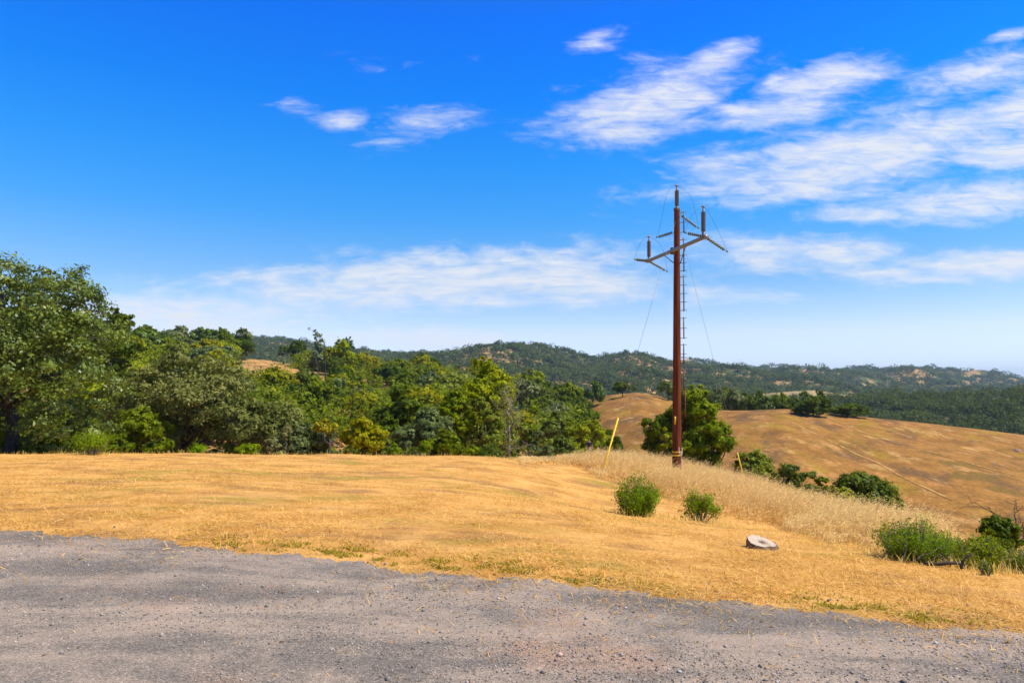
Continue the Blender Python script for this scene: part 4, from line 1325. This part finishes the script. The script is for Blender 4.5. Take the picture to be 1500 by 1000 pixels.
# step ladder sections up the right side
for v0, v1 in ((309, 341), (348, 398), (402, 456), (464, 496), (503, 533), (541, 572), (572, 610)):
    up_ = v0 >= 541
    ux = 1002 if v0 != 572 else 1004
    a_, b_ = P3(ux - .6, v0, PD - .1), P3(ux - .2, v1, PD - .1)
    parts = [tube([a_, b_], .028, 8)]
    for s_ in np.linspace(.06, .97, 3 if v1 - v0 < 40 else 5):
        q = a_ + (b_ - a_) * s_
        parts.append(tube([q, (pb[0] + .12, pb[1], q[2])], .014, 6))
        parts.append(tube([q, q + (.11, 0, 0)], .013, 6))
        parts.append(box(q + (.115, 0, .012), (.012, .03, .05)))
    part('step_rail', join(parts), 'dark_steel' if v0 < 540 else 'rust', smooth=False)
for v0 in (662.5, 667.5):
    z0 = top_z(v0, PD)
    rr = .214
    part('marker_band', lathe([(rr, 0), (rr + .006, .005), (rr + .006, .06), (rr, .065)], 24, (pb[0], pb[1], z0)), 'yellow_paint')
part('number_plate', box((pb[0] - .125, pb[1] - .175, top_z(615, PD)), (.075, .02, .36), -.6), 'yellow_paint', smooth=False)
gr_ = [(pb[0] + .02, pb[1] - .27, top_z(654, PD)), (pb[0] + .05, pb[1] - .27, top_z(662, PD)), (pb[0] + .14, pb[1] - .25, top_z(666, PD)), (pb[0] + .20, pb[1] - .17, top_z(661, PD)), (pb[0] + .21, pb[1] - .12, top_z(655, PD))]
wire(gr_, .022, 'ground_wire', 'white_pvc')
wire([(pb[0] + .15, pb[1] - .25, top_z(666, PD)), (pb[0] + .15, pb[1] - .25, top_z(676, PD)), (pb[0] + .17, pb[1] - .25, pb[2])], .02, 'ground_wire', 'white_pvc')


# guy wires with their yellow guards
def guy(bu, bv, bd, tu, tv, td, label, guardlen):
    a_ = P3(bu, bv, bd)
    a_[2] = float(ground_z(a_[0], a_[1])) - .1
    b_ = np.array((pb[0], pb[1], top_z(318, PD)))
    dr = (b_ - a_) / np.linalg.norm(b_ - a_)
    e = empty('guy_wire', a_, label, 'guy wire')
    v, f = tube([(0, 0, 0), b_ - a_], .006, 6)
    obj('wire', mesh_np('wire', v, f, M['steel']), e)
    s0, s1_ = .42, .42 + guardlen
    v, f = tube([dr * s0, dr * s0 * 1.02, dr * s1_], [.028, .033, .033], 12)
    obj('guard', mesh_np('guard', v, f, M['yellow_paint'], smooth=True), e)
    v, f = tube([dr * 0, dr * (s0 - .01)], [.03, .03], 10)
    obj('anchor_rod', mesh_np('anchor_rod', v, f, M['steel'], smooth=True), e)


guy(880, 698, 27.0, 902, 619, 27.3, 'guy wire with yellow guard left of the pole at the mown grass edge', 2.25)
guy(1097, 716, 34.0, 1083, 665, 34, 'guy wire with yellow guard right of the pole, sunk in tall grass', 2.0)

# ------------------------------------------------------------------ tree stump
def stump():
    c = at(1115, 9.25)
    e = empty('tree_stump', c, 'low pale sawn tree stump lying in the cut straw', 'stump')
    rng = np.random.default_rng(3)
    ns = 40
    an = np.arange(ns) * 2 * math.pi / ns
    rad = .185 * (1 + .15 * np.sin(2 * an + .6) + .10 * np.sin(3 * an + 2) + .06 * np.sin(7 * an) + .025 * rng.normal(size=ns))
    tilt = lambda x, y: .10 - .22 * x + .26 * y
    rings = []
    for s_, zf in ((1.10, -.06), (1.06, .3), (1.02, .75), (1.0, 1.0)):
        x, y = np.cos(an) * rad * s_, np.sin(an) * rad * s_ * .95
        rings.append(np.stack([x, y, np.where(zf < 0, zf, tilt(x, y) * zf) + 0 * x], 1))
    v = np.concatenate(rings)
    f = [(i * ns + j, i * ns + (j + 1) % ns, (i + 1) * ns + (j + 1) % ns, (i + 1) * ns + j) for i in range(3) for j in range(ns)]
    obj('bark', mesh_np('bark', v + rng.normal(size=v.shape) * .004, np.array(f), plain('stump_bark', (0.20, 0.125, 0.06), .95, 0, .5, 22, .8)), e)
    rings = []
    for s_ in (.985, .8, .6, .4, .25, .16, .06, .001):
        x, y = np.cos(an) * rad * s_, np.sin(an) * rad * s_ * .95
        dip = -.07 * math.exp(-(s_ / .16) ** 2)
        rings.append(np.stack([x, y, tilt(x, y) + .004 + dip + .003 * rng.normal(size=ns)], 1))
    v = np.concatenate(rings)
    f = [(i * ns + j, i * ns + (j + 1) % ns, (i + 1) * ns + (j + 1) % ns, (i + 1) * ns + j) for i in range(len(rings) - 1) for j in range(ns)]
    m, n = new_mat('sawn_wood')
    tc = n.n('ShaderNodeTexCoord').outputs['Object']
    ln = n.n('ShaderNodeVectorMath', {0: tc}, operation='LENGTH').outputs['Value']
    no = n.noise(tc, 9, 5, .6)
    wv = n.math('SINE', n.math('ADD', n.math('MULTIPLY', ln, 230), n.math('MULTIPLY', no, 14)))
    cc = n.mix(n.math('MULTIPLY_ADD', wv, .25, .4), (0.54, 0.43, 0.31), (0.40, 0.31, 0.215))
    cc = n.mix(n.sstep(no, .52, .7), cc, (0.28, 0.17, 0.105))
    cc = n.mix(n.sstep(ln, .15, .07), cc, (0.16, 0.08, 0.045))
    out(n, n.n('ShaderNodeBsdfPrincipled', {'Base Color': cc, 'Roughness': .9}).outputs[0])
    obj('sawn_face', mesh_np('sawn_face', v, np.array(f), m), e)


stump()

# dead wood lying in front of the right bushes
rng = np.random.default_rng(15)
c = at(1398, 8.7)
e = empty('fallen_branch', c, 'short dark dead branch lying before the long low bush', 'branch')
v, f = join([limb(rng, (-.32, .1, .05), (.12, -.02, .07), .03, .018), limb(rng, (.08, -.02, .02), (.2, -.05, .22), .022, .010), limb(rng, (-.1, .05, .05), (.0, .22, .16), .012, .006)])
obj('wood', mesh_np('wood', v, f, M['bark'], smooth=True), e)
c = at(1330, 8.9)
e = empty('fallen_branch', c, 'long pale dead cane leaning out of the tallest leafy bush', 'branch')
v, f = join([limb(rng, (-.02, 0, .0), (.52, .1, .22), .006, .003, .03), limb(rng, (-.06, .0, .0), (.0, .02, .38), .006, .003, .05), limb(rng, (-.3, .0, .12), (-.22, .0, .42), .005, .003, .03)])
obj('wood', mesh_np('wood', v, f, M['greybark'], smooth=True), e)


# boulders on the golden hill
rng = np.random.default_rng(44)
M['rock'] = plain('grey_rock', (0.20, 0.165, 0.13), .95, 0, .35, 1.5, .5)
for (u, v_, s_, lab) in ((1424, 646, .5, 'small grey boulder high on the golden hill near the right edge'), (1456, 680, .45, 'small grey boulder lower on the golden hill near the right edge'),
                         (934, 586, .6, 'pale boulder on the golden hill below the lone flat-bottomed oak'), (925, 583, .6, 'boulder touching the shade of the lone flat-bottomed oak'),
                         (1490, 660, .9, 'dark rock outcrop at the right frame edge on the golden hill')):
    p = gold_hill.find(u, v_)
    n_ = 14
    th = np.linspace(.02, math.pi - .02, 9)
    ph = np.arange(n_) * 2 * math.pi / n_
    T_, P_ = np.meshgrid(th, ph, indexing='ij')
    rr = s_ * (.55 + .12 * np.sin(3 * P_ + s_ * 9) * np.sin(T_ * 2) + .05 * rng.normal(size=T_.shape))
    v = np.stack([rr * np.sin(T_) * np.cos(P_) * 1.3, rr * np.sin(T_) * np.sin(P_), rr * np.cos(T_) * .7], -1).reshape(-1, 3)
    f = np.array([(i * n_ + j, i * n_ + (j + 1) % n_, (i + 1) * n_ + (j + 1) % n_, (i + 1) * n_ + j) for i in range(8) for j in range(n_)])[:, ::-1]
    tag(obj('boulder', mesh_np('boulder', v, f, M['rock']), None, p - np.array((0, 0, .12 * s_))), lab, 'rock')


# ------------------------------------------------------------------ the person beyond the tall grass
def skin_mesh(name, verts, edges, radii, mat, root=0, sub=1):
    me = bpy.data.meshes.new(name)
    me.from_pydata([tuple(q) for q in verts], edges, [])
    ob = bpy.data.objects.new(name, me)
    COL.objects.link(ob)
    md = ob.modifiers.new('skin', 'SKIN')
    ob.modifiers.new('sub', 'SUBSURF').levels = sub
    for i, r in enumerate(radii):
        sv = me.skin_vertices[0].data[i]
        sv.radius = r if isinstance(r, tuple) else (r, r)
        sv.use_root = (i == root)
    bpy.context.view_layer.update()
    dg = bpy.context.evaluated_depsgraph_get()
    nm = bpy.data.meshes.new_from_object(ob.evaluated_get(dg))
    nm.name = name
    nm.materials.clear()
    nm.materials.append(mat)
    nm.polygons.foreach_set('use_smooth', np.ones(len(nm.polygons), bool))
    bpy.data.objects.remove(ob)
    return nm


def person():
    loc = at(863, 64)
    loc[2] = top_z(643, 64) - 1.76
    e = empty('person', loc, 'person in black t-shirt and grey trousers standing waist-deep in tall grass', 'person')
    skinm = plain('skin', (0.50, 0.26, 0.18), .6, 0, .05, 20)
    V, E, R_ = [], [], []

    def add(p, r, par=None):
        V.append(p)
        R_.append(r)
        if par is not None: E.append((par, len(V) - 1))
        return len(V) - 1
    pel = add((0, 0, .95), (.15, .11))
    sp = add((0, .01, 1.18), (.145, .10), pel)
    ch = add((0, 0, 1.40), (.165, .11), sp)
    nk = add((0, -.01, 1.53), .06, ch)
    hd = add((0, -.02, 1.60), (.075, .085), nk)
    add((0, -.02, 1.70), (.07, .085), hd)
    for s_ in (-1, 1):
        sh = add((s_ * .19, 0, 1.43), .062, ch)
        el = add((s_ * .27, .03, 1.16), .045, sh)
        wr = add((s_ * .27, -.06, .92), .030, el)
        pm = add((s_ * .27, -.08, .85), (.022, .038), wr)
        for q in range(4):
            kn = add((s_ * .27, -.11 + q * .021, .80), .0095, pm)
            add((s_ * .262, -.11 + q * .021, .745 + .008 * abs(q - 1.4)), .008, kn)
        add((s_ * .25, -.125, .83), .010, pm)
        hp = add((s_ * .09, 0, .90), .095, pel)
        kne = add((s_ * .10, -.01, .50), .062, hp)
        ank = add((s_ * .105, .02, .09), .042, kne)
        add((s_ * .115, -.13, .04), (.045, .032), ank)
    obj('body', skin_mesh('body', V, E, R_, skinm), e)
    # face: nose, ears and eyes are small raised marks on the head
    par, _ = lathe([(.001, 0), (.012, .012), (.014, .03), (.002, .05)], 8, (0, -.118, 1.615)), None
    obj('nose', mesh_np('nose', *par, skinm, smooth=True), e)
    for s_ in (-1, 1):
        v, f = lathe([(.001, -.012), (.012, 0), (.001, .012)], 8, (s_ * .032, -.098, 1.655))
        obj('eye', mesh_np('eye', v, f, plain('eye_dark', (.03, .02, .02), .3)), e)
        v, f = lathe([(.002, -.03), (.02, 0), (.002, .03)], 8, (s_ * .078, -.015, 1.64))
        obj('ear', mesh_np('ear', v, f, skinm, smooth=True), e)
    shirt = plain('black_cloth', (.012, .012, .016), .85, 0, .2, 20)
    sv = [(0, 0, .96), (0, .01, 1.18), (0, 0, 1.40), (0, -.005, 1.49), (-.20, 0, 1.435), (-.255, .025, 1.22), (.20, 0, 1.435), (.255, .025, 1.22)]
    obj('shirt', skin_mesh('shirt', sv, [(0, 1), (1, 2), (2, 3), (2, 4), (4, 5), (2, 6), (6, 7)], [(.175, .135), (.165, .122), (.185, .13), .085, .078, .070, .078, .070], shirt), e)
    tv = [(0, 0, .98), (-.095, 0, .88), (-.10, -.01, .5), (-.105, .02, .10), (.095, 0, .88), (.10, -.01, .5), (.105, .02, .10)]
    obj('trousers', skin_mesh('trousers', tv, [(0, 1), (1, 2), (2, 3), (0, 4), (4, 5), (5, 6)], [(.162, .122), .11, .082, .07, .11, .082, .07], plain('grey_cloth', (.13, .13, .15), .9, 0, .15, 20)), e)
    v, f = lathe([(.001, .055), (.05, .048), (.078, .02), (.085, -.02), (.082, -.05)], 14, (0, -.005, 1.74))
    obj('hair', mesh_np('hair', v * np.array((1, 1.08, 1)), f[:, ::-1], plain('short_hair', (.09, .06, .045), .8, 0, .2, 30), smooth=True), e)


person()

# ------------------------------------------------------------------ the air
zc = [-27.0, 158.0]
v, f = box((0, 1700, (zc[0] + zc[1]) / 2), (15000, 13400, zc[1] - zc[0]))
m, n = new_mat('air')
vol = n.n('ShaderNodeVolumePrincipled', {'Color': (0.60, 0.82, 1.0, 1), 'Density': 0.00010, 'Anisotropy': 0.0})
n.n('ShaderNodeOutputMaterial', {1: vol.outputs[0]})
o = obj('haze', mesh_np('haze', v, f, m))
tag(o, 'thin bluish summer haze over the distant hills', 'haze', kind='stuff')
